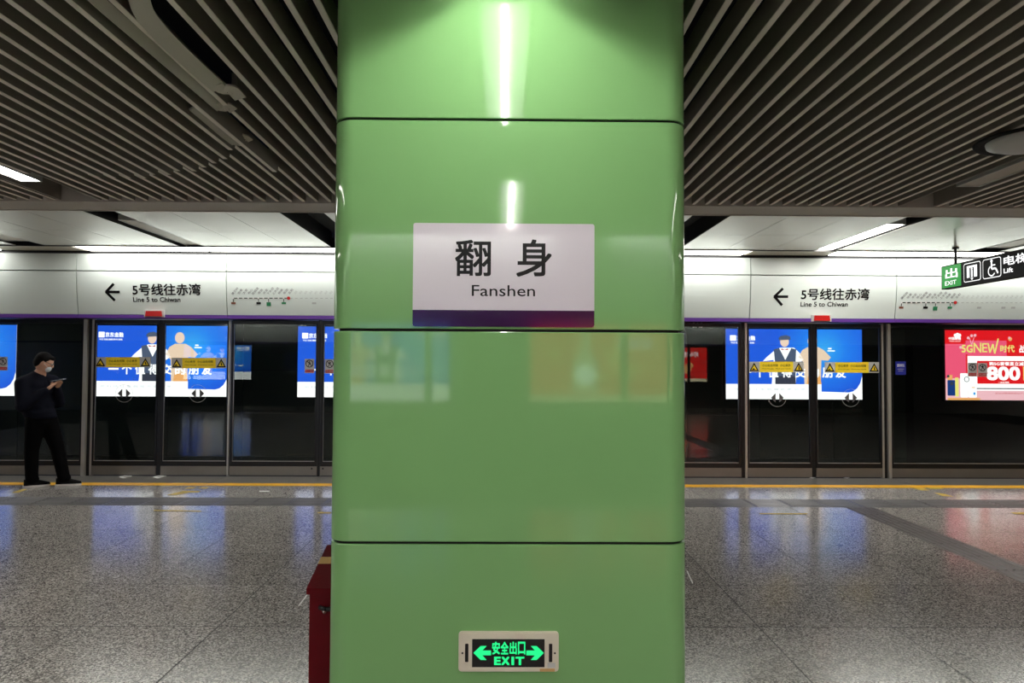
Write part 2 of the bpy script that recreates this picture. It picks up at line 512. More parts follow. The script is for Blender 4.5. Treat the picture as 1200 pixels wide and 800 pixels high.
for cx, s_ in ((147, 1), (187, 1), (950, -1), (990, -1)):      # small white arrows on the sill
    fquad([(cx - 8 * s_, 558.6), (cx + 7 * s_, 558.4), (cx + 8 * s_, 557.4), (cx - 1 * s_, 557.2)], 'whiteprint')
    fquad([(cx - 8 * s_, 558.8), (cx - 3 * s_, 560.6), (cx + 2 * s_, 560.0), (cx - 4 * s_, 558.4)], 'whiteprint')
pr.mb.build('painted_marks', floor)
for q, lab in (([(349.5, 709.5), (350.5, 710), (361.3, 696), (360.3, 695.3)], 'short white tape streak on the granite floor left of the maroon box'),
               ([(804.5, 669), (805.7, 668.7), (812.5, 683.3), (811.3, 683.8)], 'short white tape streak on the granite floor right of the green pillar')):
    pts = [at_z(a, c_, 0) for a, c_ in q]
    b = MB(); b.add([p + Vector((0, 0, .0005)) for p in pts] + [p + Vector((0, 0, .002)) for p in pts],
                    [(0,1,2,3),(4,5,6,7),(0,1,5,4),(1,2,6,5),(2,3,7,6),(3,0,4,7)], 'whiteprint')
    b.build('floor_tape', org=sum(pts, Vector()) / 4, **T(lab, 'tape'))  # thin raised white streak on the tiles

# ------------------------------------------------------------------ slatted ceiling
slab = MB()
slab.box(XL, RY_DOOR - 6, 4.0, XR, Y_AD + 1, 4.2, 'plenum')
slab.build('ceiling', kind='structure')
sc = empty('ceiling', (0, 0, Z_SLAT), kind='structure')
HS, WS, PS = 0.105, 0.028, 0.11
Y_S0 = -2.1
TROUGH = [(-0.13, 0.17), (-3.74, -3.40), (3.35, 3.66), (-7.3, -6.98), (6.95, 7.25)]
def slat_piece(x, y0, y1, dz=0.0, key=None, rounded=False):
    k = (round(y1 - y0, 3), rounded)
    if k in proto:
        return share(proto[k], 'slat', sc, (x, (y0 + y1) / 2, Z_SLAT + dz))
    b = MB(); c = 0.003
    yc = (y0 + y1) / 2; h = WS / 2
    prof = [(-h, c), (-h + c, 0), (h - c, 0), (h, c), (h, HS), (-h, HS)]
    if rounded:
        # far end swept up in a curve
        ys = [(y0, 0)] + [(y1 - .05 + .05 * math.sin(t), .05 * (1 - math.cos(t))) for t in [math.pi / 2 * i / 4 for i in range(5)]]
        vs = []; n = len(prof)
        for (yy_, lift) in ys:
            for (px_, pz_) in prof: vs.append((x + px_, yy_, Z_SLAT + dz + max(pz_, lift)))
        fs = [(i * n + j, i * n + (j + 1) % n, (i + 1) * n + (j + 1) % n, (i + 1) * n + j) for i in range(len(ys) - 1) for j in range(n)]
        fs += [tuple(range(n)), tuple(range(len(vs) - n, len(vs)))]
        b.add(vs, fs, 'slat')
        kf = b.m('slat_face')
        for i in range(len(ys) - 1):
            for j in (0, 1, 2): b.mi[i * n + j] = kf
    else:
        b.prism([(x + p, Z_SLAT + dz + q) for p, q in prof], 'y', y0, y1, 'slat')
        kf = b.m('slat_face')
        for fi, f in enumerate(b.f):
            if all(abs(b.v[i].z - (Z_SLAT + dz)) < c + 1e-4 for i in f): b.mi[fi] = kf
    o = b.build('slat', sc, org=(x, yc, Z_SLAT + dz))
    proto[k] = o
    return o
# joint line of the sagging left field, read off the photograph as (x at the joint, depth)
jpts = sorted([(at_z(p, q, Z_SLAT - .03).x, at_z(p, q, Z_SLAT - .03).y) for p, q in
        ((283,167),(274,182),(258,190),(246,194),(232,197),(205,203),(187,205),(172,206),(155,208),(135,209),(100,206),(50,203),(0,200))])
def ydrop(x):
    if x > jpts[-1][0] + .03: return None
    for (a, ya), (c_, yc) in zip(jpts[:-1], jpts[1:]):
        if a <= x <= c_: return ya + (yc - ya) * (x - a) / (c_ - a)
    return jpts[0][1] if x > -6 else None
xS = 1.60 - 75 * PS
odd = (at_z(265, 112, Z_SLAT).x, at_z(262, 132, Z_SLAT).x)
while xS < 8.0:
    x = xS; xS += PS
    if any(a < x < c_ for a, c_ in TROUGH): continue
    y0 = Y_S0
    cuts = [(y0, Y_BEAM0)]
    if abs(x - .018) < .70: cuts = [(y0, Y_COL - .02), (Y_COL + 1.24, Y_BEAM0)]
    for (a, c_) in cuts:
        yd = ydrop(x) if x < -1 else None
        if yd is None or yd > c_ - .2:
            # one missing slat leaves the black gap beside the curved piece
            if x < 0 and at_z(262, 110, Z_SLAT).x - .02 < x < at_z(262, 110, Z_SLAT).x + .10:
                slat_piece(x, 3.55, c_)
            else:
                slat_piece(x, a, c_)
        else:
            slat_piece(x, a, round(yd, 1) + .0, dz=-.045, rounded=True)
            slat_piece(x, round(yd, 1) - .12, c_)
# the two wide cover pieces that hang loose on the left
def sweep(path, wdt, name):
    for _ in range(2):      # corner cutting gives the bent covers their soft curves
        q = [path[0]]
        for (p0, a0), (p1, a1) in zip(path[:-1], path[1:]):
            q += [(p0.lerp(p1, .25), a0), (p0.lerp(p1, .75), a1)]
        path = q + [path[-1]]
    b = MB(); vs = []; 
    for i, (p, wn) in enumerate(path):
        q0 = path[max(i - 1, 0)][0]; q1 = path[min(i + 1, len(path) - 1)][0]
        d = (q1 - q0).normalized(); side = Vector((d.y, -d.x, 0)).normalized()
        up = Vector((0, 0, 1))
        face = (side * math.cos(wn) + up * math.sin(wn))
        nrm = face.cross(d).normalized()
        for s1, s2 in ((-1, 0), (1, 0), (1, 1), (-1, 1)):
            vs.append(p + face * (wdt / 2 * s1) + nrm * (.012 * s2))
    n = 4
    fs = [(i * n + j, i * n + (j + 1) % n, (i + 1) * n + (j + 1) % n, (i + 1) * n + j) for i in range(len(path) - 1) for j in range(n)]
    fs += [(0, 1, 2, 3), tuple(range(len(vs) - 4, len(vs)))]
    b.add(vs, fs, 'slat_wide'); 
    return b.build(name, sc, org=path[len(path) // 2][0])
zz = Z_SLAT - .005
def pth(pl, tilt): return [(at_z(a, c_, zz), tilt) for a, c_ in pl]
sweep(pth([(163,-6),(165,6),(170,18),(178,28),(190,42),(215,66),(240,89),(258,104)], .45), .075, 'cover_strip')
sweep(pth([(254,100),(262,107),(268,105),(273,106),(282,116)], .3), .06, 'cover_connector')
sweep(pth([(104,-10),(125,10),(160,40),(200,75),(235,106),(258,126)], 1.0), .05, 'cover_strip')
sweep(pth([(254,122),(261,128),(266,124),(274,130)], .5), .045, 'cover_connector')
sweep(pth([(228,126),(250,145),(276,168)], .6), .06, 'cover_strip')
sweep(pth([(272,164),(280,169),(284,160),(292,166)], .4), .055, 'cover_connector')
# trough sides and backs
for (a, c_) in TROUGH:
    b = MB()
    for (ya, yb) in (((Y_S0, Y_COL - .02), (Y_COL + 1.24, Y_BEAM0)) if abs(a) < 1 else ((Y_S0, Y_BEAM0),)):
        for xx in (a, c_):
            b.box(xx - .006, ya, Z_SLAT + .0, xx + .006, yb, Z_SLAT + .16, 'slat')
        b.box(a, ya, Z_SLAT + .16, c_, yb, Z_SLAT + .17, 'plenum')
    b.build('light_trough', sc)
# cross carriers above the slats
for yy_ in (-1.2, 0.3, 1.8, 4.4, 5.5):
    MB().box(-7.2, yy_, Z_SLAT + HS + .002, 7.6, yy_ + .03, Z_SLAT + HS + .03, 'plenum').build('carrier', sc)
# fascia at the end of the slats
fas = empty('trim_1', (0, Y_BEAM0, Z_SLAT), kind='structure')
xs = [XL, -8.2, -5.35, -2.4, 0.4, 3.1, 5.9, 8.8, XR]
for a, c_ in zip(xs[:-1], xs[1:]):
    MB().box(a + .001, Y_BEAM0, Z_SLAT - .012, c_ - .001, Y_BEAM1 - .012, Z_SLAT + .25, 'trimgrey').build('fascia_panel', fas)
MB().box(XL, Y_BEAM1 - .012, Z_SLAT - .02, XR, Y_BEAM1, Z_SLAT + .25, 'trimgrey').build('edge_lip', fas)

# ------------------------------------------------------------------ white panel ceiling over the platform edge
def white_ceiling(y0, y1, cross, troughs, rear=False):
    wc = empty('ceiling', (0, (y0 + y1) / 2, Z_WHITE), kind='structure')
    edges = []
    x = XL
    gaps = sorted(troughs)
    ys = [y0] + cross + [y1]
    for (ga, gb) in gaps + [(XR, XR)]:
        n = max(1, int(round((ga - x) / 0.60)))
        if ga - x < .02: x = gb; continue
        for i in range(n):
            a = x + (ga - x) * i / n; c_ = x + (ga - x) * (i + 1) / n
            for ya, yb in zip(ys[:-1], ys[1:]):
                g = .0025
                MB().box(a + g, ya + g, Z_WHITE, c_ - g, yb - g, Z_WHITE + .03, 'cpanel').build('ceiling_panel', wc)
        x = gb
    b = MB()
    for (ga, gb) in gaps:
        b.box(ga - .002, y0, Z_WHITE + .002, ga, y1, Z_WHITE + .2, 'black')
        b.box(gb, y0, Z_WHITE + .002, gb + .002, y1, Z_WHITE + .2, 'black')
        b.box(ga, y0, Z_WHITE + .2, gb, y1, Z_WHITE + .21, 'plenum')
    b.build('slot_lining', wc)
    return wc
TR = []
for (pa, pb, py) in ((96.7, 133, 247.3), (325, 376.7, 247.3), (815, 860, 250), (1061.7, 1093, 255)):
    TR.append((at_z(pa, py, Z_WHITE).x, at_z(pb, py, Z_WHITE).x))
TR.append((at_z(0, 274, Z_WHITE).x, at_z(0, 282.5, Z_WHITE).x))
TR.append((at_z(1200, 279, Z_WHITE).x, at_z(1200, 288, Z_WHITE).x))
TR = sorted(tuple(sorted(t)) for t in TR)
Y_W1 = at_z(600, 291, Z_WHITE).y
white_ceiling(Y_BEAM1, Y_W1, [at_z(600, 273.5, Z_WHITE).y], TR)
MB().box(XL, Y_W1, Z_WHITE - .012, XR, Y_W1 + .012, Z_WHITE + .12, 'black').build('trim_2', kind='structure')

def recessed_lamp(x0, x1, y0, y1, z, lit, label, group=None, mat='slot'):
    t = empty('ceiling_lamp', ((x0 + x1) / 2, (y0 + y1) / 2, z), **T(label, 'ceiling lamp', group))
    b = MB(); f = .012
    b.box(x0, y0, z, x0 + f, y1, z + .05, 'housing'); b.box(x1 - f, y0, z, x1, y1, z + .05, 'housing')
    b.box(x0 + f, y0, z, x1 - f, y0 + f, z + .05, 'housing'); b.box(x0 + f, y1 - f, z, x1 - f, y1, z + .05, 'housing')
    b.box(x0, y0, z + .05, x1, y1, z + .06, 'housing')
    b.build('housing', t)
    MB().box(x0 + f, y0 + f, z + .006, x1 - f, y1 - f, z + .02, mat if lit else 'lampoff').build('diffuser', t)
    return t
def trz(i): return TR[i]
zl = Z_WHITE + .012
t = TR[0]; recessed_lamp(t[0] + .03, t[1] - .03, 6.6, 8.9, zl, False, 'unlit slot lamp in the white ceiling at the left edge of the view')
t = TR[1]; recessed_lamp(t[0] + .08, t[1] - .03, at_z(165, 258, zl).y, at_z(232, 288, zl).y, zl, False, 'unlit tan slot lamp in the white ceiling left of the pillar')
t = TR[4]; recessed_lamp(t[0] + .02, t[1] - .03, at_z(1060, 263, zl).y, at_z(965, 293, zl).y, zl, True, 'lit long slot lamp in the white ceiling right of the pillar')
t = TR[5]; recessed_lamp(t[0] + .08, t[1] + .0, 6.6, 8.9, zl, False, 'unlit slot lamp in the white ceiling behind the hanging exit sign')

# cove lamps over the header
zc = Z_WHITE + .004
ya, yb = Y_W1 + .02, Y_HEAD - .06
def cx(px): return at_z(px, 294, zc).x
runs = [(XL, cx(-130), True), (cx(-125), cx(6), True), (cx(8), cx(104), False), (cx(106), cx(243), True), (cx(245), cx(390), True),
        (cx(392), cx(640), True), (cx(642), cx(760), False), (cx(762), cx(880), True), (cx(882), cx(985), False), (cx(987), cx(1150), True),
        (cx(1152), cx(1290), True), (cx(1292), XR, True)]
labs = ['lit cove strip lamp above the door header beyond the left edge of the view', 'lit cove strip lamp ending at the left edge of the view', 'unlit tan cove strip lamp at the far left above the header',
        'lit cove strip lamp above the left line sign, its left half', 'lit cove strip lamp above the left route map beside the pillar',
        'lit cove strip lamp hidden behind the green pillar', 'unlit cove strip lamp hidden behind the green pillar',
        'lit cove strip lamp just right of the green pillar', 'unlit tan cove strip lamp above the right line sign',
        'lit cove strip lamp left of the hanging exit sign', 'lit cove strip lamp behind the hanging exit sign', 'lit cove strip lamp beyond the right edge of the view']
for (a, c_, lit), lab in zip(runs, labs):
    t = empty('cove_lamp', ((a + c_) / 2, (ya + yb) / 2, zc), **T(lab, 'strip lamp', 'cove strip lamps over the platform doors'))
    MB().box(a + .01, ya, zc, c_ - .01, yb, zc + .03, 'cove' if lit else 'lampoff').build('diffuser', t)
    MB().box(a, ya, zc + .032, c_, yb, zc + .05, 'housing').build('housing', t)

# ------------------------------------------------------------------ header above the doors
Z_H0 = ZY(370.8, Y_HEAD); Z_H1 = ZY(320.5, Y_HEAD - .05); Z_H2 = Z_WHITE - .015
Z_P0 = ZY(375.2, Y_HEAD)
hd = empty('trim_3', (0, Y_HEAD, Z_H0), kind='structure')
def hx(px): return XY(px, Y_HEAD, 345)
cuts = [XL, hx(-120), hx(92.5), hx(267), hx(475), hx(668), hx(878), hx(1048), hx(1260), XR]
panels = []
YT = Y_HEAD - .07
def hprof(z):     # gently bowed front face
    t_ = (z - Z_H0) / (Z_H1 - Z_H0)
    return Y_HEAD - .07 * math.sin(min(1, max(0, t_)) * math.pi / 2)
for a, c_ in zip(cuts[:-1], cuts[1:]):
    g = .006
    pts = [(hprof(Z_H0 + (Z_H1 - Z_H0) * i / 8), Z_H0 + (Z_H1 - Z_H0) * i / 8) for i in range(9)]
    pts = [(p, q) for p, q in pts]; pts[-1] = (pts[-1][0], Z_H1 - .007)
    pts += [(Y_HEAD + .05, Z_H1 - .007), (Y_HEAD + .05, Z_H0)]
    o = MB().prism(pts, 'x', a + g, c_ - g, 'header').build('header_panel', hd, org=((a + c_) / 2, Y_HEAD, Z_H0))
    panels.append(o)
    MB().box(a + g, YT, Z_H1 + .007, c_ - g, YT + .1, Z_H2, 'header').build('header_panel', hd, org=((a + c_) / 2, YT, Z_H1))
    MB().box(a + .002, Y_HEAD - .004, Z_P0, c_ - .002, Y_HEAD + .05, Z_H0 - .003, 'purple').build('purple_strip', hd)
MB().box(XL, YT - .006, Z_H2 - .018, XR, YT - .001, Z_H2, 'black').build('top_joint', hd)
MB().box(XL, Y_HEAD + .012 + .04, Z_P0 + .005, XR, Y_DOOR + .15, Z_H2, 'black').build('header_core', hd)

def hprint(panel, dome):
    """print on the header: u, v in photograph pixels at the header plane"""
    pass
class HP(Print):
    def __init__(s): super().__init__((0, 0, 0), (1, 0, 0), (0, 0, 1)); s.step = .0015
    def P(s, u, v, l):
        q = at_y(u, v, Y_HEAD - .05)
        return Vector((q.x, hprof(q.z) - .003 - .0012 * l, q.z))
def header_sign(panel, dx, dy, name='line_sign'):
    h = HP()
    h.line([(140.5 + dx, 342 + dy), (125 + dx, 342 + dy)], 3.0, 'blackprint')
    h.line([(134 + dx, 332.5 + dy), (124.2 + dx, 342.3 + dy)], 3.0, 'blackprint')
    h.line([(134 + dx, 352 + dy), (124.2 + dx, 341.7 + dy)], 3.0, 'blackprint')
    h.text('5号线往赤湾', 155.5 + dx, 346 + dy, 235.5 + dx, 332.4 + dy, 'blackprint', bold=.022)
    h.text('Line 5 to Chiwan', 155.5 + dx, 353.6 + dy, 211 + dx, 348 + dy, 'blackprint', bold=.02)
    h.mb.build(name, panel)
def route_map(panel, dx, dy, k=1.0):
    h = HP()
    def X(v): return 270 + (v - 270) * k + dx
    y0 = 348.8 + dy
    n = 12
    xs = [X(273 + i * 5.92) for i in range(n)]
    h.line([(xs[0], y0), (xs[-1], y0)], .9, 'blackprint')
    rnd = random.Random(3)
    names = ['黄贝岭', '怡景', '太安', '布心', '百鸽笼', '布吉', '长龙', '下水径', '上水径', '杨美', '坂田', '五和']
    for i, xx in enumerate(xs[:-1]):
        h.disc(xx + 0, y0, 1.0, 'whiteprint', 2, n=10)
    for i, xx in enumerate(xs):
        L = len(names[i])
        h.text(names[i], xx - 1.8 * L + 2.6, y0 - 5.2 - L * .55, xx + 1.8 * L + 2.6, y0 - 8.0 - L * .55, 'midprint', rot=-math.radians(48), bold=.01)
    h.disc(xs[-1], y0, 2.0, 'redprint', 3, n=12)
    for i, mt, hgt in ((0, 'brownprint', 2.4), (5, 'blackprint', 2.4), (7, 'greenprint', 4.6), (10, 'greenprint', 2.4)):
        h.line([(xs[i], y0), (xs[i], y0 + 4.4)], .8, 'blackprint')
        h.rect(xs[i] - 2.6, y0 + 4.6 + hgt, xs[i] + 2.6, y0 + 4.6, mt, 2)
    for i in range(15):
        xx = X(273 + (n + i) * 5.92)
        h.line([(xx - 4.4 * k, y0 + .1), (xx - 1.4 * k, y0 + .1)], .7, 'greyprint')
        h.text('站名', xx + .5, y0 - 5.4, xx + 4.5, y0 - 8, 'greyprint', rot=-math.radians(48))
    for i in (4, 9, 11):
        xx = X(273 + (n + i) * 5.92); h.rect(xx - 2.4, y0 + 7, xx + 2.4, y0 + 4.8, 'greyprint')
    h.mb.build('route_map', panel)
header_sign(panels[2], 0, 0)
header_sign(panels[6], 783, 5.5)
route_map(panels[3], 0, .4)
route_map(panels[7], 784, 5.6, .965)
for px, py, lab in ((181.5, 367.6, 'red door indicator lamp on the header left of the pillar'), (962, 372.8, 'red door indicator lamp on the header right of the pillar')):
    c = at_y(px, py, Y_HEAD - .01)
    t = empty('indicator_lamp', c, **T(lab, 'lamp'))
    MB().box(c.x - .135, c.y - .02, c.z - .045, c.x + .135, c.y + .03, c.z + .045, 'stickergrey').build('housing', t)
    pts = [(c.x - .11, c.z - .036), (c.x + .11, c.z - .036), (c.x + .10, c.z + .036), (c.x - .10, c.z + .036)]
    MB().prism(pts, 'y', c.y - .045, c.y - .0205, 'red_lamp').build('lens', t)

# ------------------------------------------------------------------ platform screen doors
Z_TOP = ZY(376.5, Y_DOOR); Z_GT = ZY(381.5, Y_DOOR); KH = .125
def leaf(parent, x0, x1, y, name='door_leaf', z0=.012, rail=True, fw=.035, dark=.0, kick=KH, studs=()):
    lf = MB()
    zt = Z_TOP - .01
    d = .035
    lf.box(x0, y, z0 + kick, x0 + fw, y + d, zt, 'black'); lf.box(x1 - fw, y, z0 + kick, x1, y + d, zt, 'black')
    lf.box(x0 + fw, y, Z_GT, x1 - fw, y + d, zt, 'black'); lf.box(x0 + fw, y, z0 + kick, x1 - fw, y + d, z0 + kick + .065, 'black')
    o = lf.build(name, parent, org=((x0 + x1) / 2, y, 0))
    MB().box(x0 + fw - .004, y + .014, z0 + kick + .06, x1 - fw + .004, y + .02, Z_GT + .005, 'glass').build('glass_pane', o)
    b = MB().box(x0, y - .004, z0, x1, y + d, z0 + kick - .002, 'kick')
    for sx in studs:
        b.tube((sx, y - .008, z0 + kick - .03), (sx, y - .003, z0 + kick - .03), .012, 'black', 8)
    b.build('kick_plate', o)
    b = MB()
    b.box(x0 + fw, y + .002, z0 + kick + .066, x1 - fw, y + .010, z0 + kick + .073, 'steel')
    b.box(x0 + fw - .003, y + .004, z0 + kick + .075, x0 + fw + .003, y + .01, Z_GT, 'steel')
    b.build('glazing_bead', o)
    return o
def plane_print(obj, y, sgn=1):
    p = Print((0, y, 0), (1, 0, 0), (0, 0, 1)); p.step = .0008
    return p
class YP(Print):
    """print laid on the glass; u, v given where the photograph shows it"""
    def __init__(s, y): super().__init__((0, 0, 0), (1, 0, 0), (0, 0, 1)); s.y = y
    def P(s, u, v, l):
        q = at_y(u, v, s.y); return Vector((q.x, s.y - .0008 * l, q.z))
def warn_sticker(leafo, x0, x1, yt, yb, flip):
    p = YP(Y_DOOR + .0125); w_ = (x1 - x0)
    p.rect(x0, yb, x1, yt, 'stickergrey', 1)
    a, c_ = x0 + w_ * .195, x1 - w_ * .195
    p.rect(a, yb, c_, yt, 'yellow_sticker', 2)
    for i, cxx in enumerate((x0 + w_ * .095, x1 - w_ * .095)):
        p.poly([(cxx - 5.6, yb - 1.2), (cxx + 5.6, yb - 1.2), (cxx, yt + 1)], 'blackprint', 2)
        p.poly([(cxx - 3.4, yb - 2.6), (cxx + 3.4, yb - 2.6), (cxx, yt + 3.8)], 'yellow_sticker', 3)
        if i: p.poly([(cxx - .3, yb - 3.2), (cxx + 1.6, yb - 3.2), (cxx + .4, yt + 5.4), (cxx - .5, yt + 5.4)], 'blackprint', 4)
        else: p.poly([(cxx - 3, yb - 2.8), (cxx + 1.2, yb - 3), (cxx - .6, yb - 5)], 'blackprint', 4)
    m_ = (a + c_) / 2
    A, B = ('小心站台间隙', '小心夹手')
    if flip: A, B = B, A
    la, lb = (len(A), len(B)); tot = la + lb + .8; L = (c_ - a) * .84; s0 = m_ - L / 2
    p.text(A, s0, yt + 5.9, s0 + L * la / tot, yt + 2.9, 'blackprint', 3, bold=.012)
    p.text(B, s0 + L * (la + .8) / tot, yt + 5.9, s0 + L, yt + 2.9, 'blackprint', 3, bold=.012)
    p.text('Mind the gap   Mind your hands', s0, yt + 9.2, s0 + L, yt + 7.6, 'blackprint', 3)
    p.mb.build('warning_sticker', leafo)
def arrow_sticker(leafo, cxp, cyp):
    p = YP(Y_DOOR + .0125)
    p.ring(cxp, cyp, 10.4, .35, 'stickergrey', 1, n=36)
    for s_ in (-1, 1):
        p.poly([(cxp + s_ * 7.6, cyp), (cxp + s_ * 2.1, cyp - 5.6), (cxp + s_ * 2.1, cyp + 5.6)], 'dark_arrow', 1)
    p.mb.build('arrow_sticker', leafo)
def glow_blue(es):
    mt, nt, b = _mat('printed_blue_glow')
    tc = nt.nodes.new('ShaderNodeTexCoord'); vm = nt.nodes.new('ShaderNodeVectorMath'); vm.operation = 'DISTANCE'
    vm.inputs[1].default_value = (.62, 0, 1.02)
    nt.links.new(tc.outputs['Object'], vm.inputs[0])
    cr = nt.nodes.new('ShaderNodeValToRGB'); e = cr.color_ramp.elements
    e[0].position = 0; e[0].color = srgb((60, 176, 255)); e[1].position = 1; e[1].color = srgb((36, 96, 232))
    k = cr.color_ramp.elements.new(.45); k.color = srgb((40, 132, 250))
    nt.links.new(vm.outputs['Value'], cr.inputs[0]); nt.links.new(cr.outputs[0], b.inputs['Emission Color'])
    b.inputs['Emission Strength'].default_value = es; b.inputs['Base Color'].default_value = (.02, .02, .02, 1)
    return mt
M['a_glow'] = glow_blue(E_AD); M['a_glow_rear'] = glow_blue(E_AD_REAR)
M['dark_arrow'] = pbr('arrow_dark_grey', (92, 90, 92), 0.5)
def ban_sticker(leafo, x0, x1, yt, yb, k=0):
    p = YP(Y_DOOR + .0125); w_ = x1 - x0; m_ = (x0 + x1) / 2
    p.rect(x0, yb, x1, yt, 'stickergrey', 1)
    cy = yt + w_ * .48
    p.ring(m_, cy, w_ * .40, .9, 'blackprint', 2)
    p.line([(m_ - w_ * .28, cy - w_ * .28), (m_ + w_ * .28, cy + w_ * .28)], .8, 'blackprint', 2)
    p.line([(m_, cy - 3), (m_ - .3, cy + .6), (m_ - 1.5, cy + 3)], .8, 'blackprint', 3)
    p.line([(m_, cy - 1.2), (m_ + 1.6, cy)], .7, 'blackprint', 3)
    if k: p.line([(m_ - 1.8, cy - .5), (m_ + 2, cy - 2)], .7, 'blackprint', 3)
    p.rect(x0 + .9, yb - .7, x1 - .9, yb - 4.2, 'redprint', 2)
    p.text('禁止倚靠' if not k else '禁止翻越', x0 + 1.6, yb - 1.6, x1 - 1.6, yb - 3.4, 'stickergrey', 3)
    p.mb.build('prohibition_sticker', leafo)

def dx(px): return XY(px, Y_DOOR)
def structure(name): return empty(name, (0, Y_DOOR, 0), kind='structure')
# fixed panels and emergency doors: (name, px0, px1)
win = {}
for i, (a, c_) in enumerate(((-420, -190), (-186, 97), (270, 372.3), (376, 485), (655, 757), (761, 868.5), (1043.5, 1282), (1286, 1600))):
    wo = empty('window_%d' % (i + 1), (dx((a + c_) / 2), Y_DOOR, 0), kind='structure')
    st = ()
    if i == 2: st = (dx(366.5),)
    if i == 3: st = (dx(379.5),)
    win[i + 1] = leaf(wo, dx(a), dx(c_), Y_DOOR, name='screen_panel', studs=st)
# divider posts
def post(name, a, c_, mat, y0=-.01, y1=.06, zt=None, z0=0):
    return MB().box(dx(a), Y_DOOR + y0, z0, dx(c_), Y_DOOR + y1, zt or Z_TOP, mat)
frame = empty('trim_4', (0, Y_DOOR, 0), kind='structure')
post('', 97.6, 102.0, 'steel', -.03).build('steel_post', frame)
post('', 102.0, 106.2, 'black', .01).build('jamb', frame)
post('', 106.2, 108.6, 'steel', .0).build('jamb_edge', frame)
post('', 267.4, 269.3, 'steel', -.02).build('steel_edge', frame)
post('', 372.6, 375.7, 'black', -.004).build('mullion', frame)
post('', 485.4, 490, 'black', -.004).build('mullion', frame)
post('', 652, 654.6, 'black', -.004).build('mullion', frame)
post('', 757.4, 760.6, 'black', -.004).build('mullion', frame)
post('', 868.8, 872.6, 'black', -.004).build('mullion', frame)
post('', 872.8, 875.2, 'steel', -.02).build('steel_edge', frame)
post('', 1033.6, 1036, 'steel', 0).build('jamb_edge', frame)
post('', 1036, 1039.6, 'black', .01).build('jamb', frame)
post('', 1039.6, 1043.2, 'steel', -.03).build('steel_post', frame)
post('', 1282.2, 1285.8, 'black', -.004).build('mullion', frame)
post('', -190 + .2, -186.2, 'black', -.004).build('mullion', frame)
MB().box(XL, Y_DOOR - .05, Z_TOP, XR, Y_DOOR + .1, Z_P0 - .001, 'black').build('top_rail', frame)
doors = {}
for i, (a0, a1, b0, b1) in enumerate(((108.8, 184.2, 189.6, 267.2), (491, 568, 574, 651.8), (876, 951, 956, 1033.4))):
    d_ = empty('door_%d' % (i + 1), (dx((a0 + b1) / 2), Y_DOOR, 0), kind='structure')
    l1 = leaf(d_, dx(a0), dx(a1), Y_DOOR, fw=.025)
    l2 = leaf(d_, dx(b0), dx(b1), Y_DOOR, fw=.025)
    MB().box(dx(a1) + .004, Y_DOOR + .004, .01, dx(b0) - .004, Y_DOOR + .03, Z_TOP - .01, 'black').build('meeting_seal', d_)
    doors[i + 1] = (l1, l2)
warn_sticker(doors[1][0], 111.6, 176.6, 418.3, 430.2, False)
warn_sticker(doors[1][1], 201.0, 265.4, 419.2, 431.4, True)
warn_sticker(doors[3][0], 877.6, 942, 423.6, 436, False)
warn_sticker(doors[3][1], 966.4, 1030.4, 424.2, 436.6, True)
arrow_sticker(doors[1][0], 145.5, 460.8); arrow_sticker(doors[1][1], 231.8, 461)
arrow_sticker(doors[3][0], 911, 466); arrow_sticker(doors[3][1], 997, 466)
ban_sticker(win[3], 357, 368.4, 420.4, 437); ban_sticker(win[4], 380.6, 392, 420.8, 437.4, 1)
ban_sticker(win[7], 1134.2, 1145, 425, 441); ban_sticker(win[7], 1145.8, 1156.8, 425.2, 441.2, 1)
def lift_sticker(win_, x0, x1, yt, yb, bottom=0):
    p = YP(Y_DOOR + .0125)
    p.rect(x0, yb, x1, yt, 'blueprint', 1)
    m_ = (x0 + x1) / 2
    p.text('请排队', x0 + 1.5, yt + 6.4, x1 - 1.5, yt + 2.8, 'whiteprint', 2, bold=.02)
    p.rect(x0 + 2.4, yt + 9.2, x1 - 2.4, yt + 8.6, 'stickergrey', 2)
    p.rect(x0 + 3.2, yt + 11.4, x1 - 3.2, yt + 10.8, 'stickergrey', 2)
    p.mb.build('notice_sticker', win_)
lift_sticker(win[7], 1049.4, 1061.6, 423.4, 439.0)
ban_sticker(win[2], -2, 9, 418, 434)
p = YP(Y_DOOR + .0125)
p.text('5A6', 811.5, 384, 823.5, 377.3, 'whiteprint', 1, bold=.02)  # white characters laid on the glass
p.mb.build('number_sticker', win[6])

# ------------------------------------------------------------------ tunnel beyond the doors
wb = empty('wall_back', (0, Y_AD + .1, 0), kind='structure')
MB().box(XL - 3, Y_AD + .14, -1.3, XR + 3, Y_AD + .3, 4.0, 'dark').build('backing', wb)
pan = None
for i in range(16):
    for j in range(5):
        x0 = XL + i * 1.52; z0 = -1.25 + j * .88 + .02
        if pan is None:
            pan = MB().box(x0 + .006, Y_AD + .1, z0 + .006, x0 + 1.514, Y_AD + .14, z0 + .874, 'wall').build('wall_panel', wb, org=(x0, Y_AD + .1, z0))
        else: share(pan, 'wall_panel', wb, (x0, Y_AD + .1, z0))
MB().box(XL - 3, Y_DOOR + .25, -1.4, XR + 3, Y_AD + .3, -1.3, 'dark').build('floor', kind='structure')
for yy_ in (11.5, 12.935):
    MB().box(XL - 3, yy_, -1.3, XR + 3, yy_ + .07, -1.14, 'steel').build('rail', **T('steel running rail on the dark trackbed, %s the platform' % ('nearer' if yy_ < 12 else 'farther from'), 'rail'))

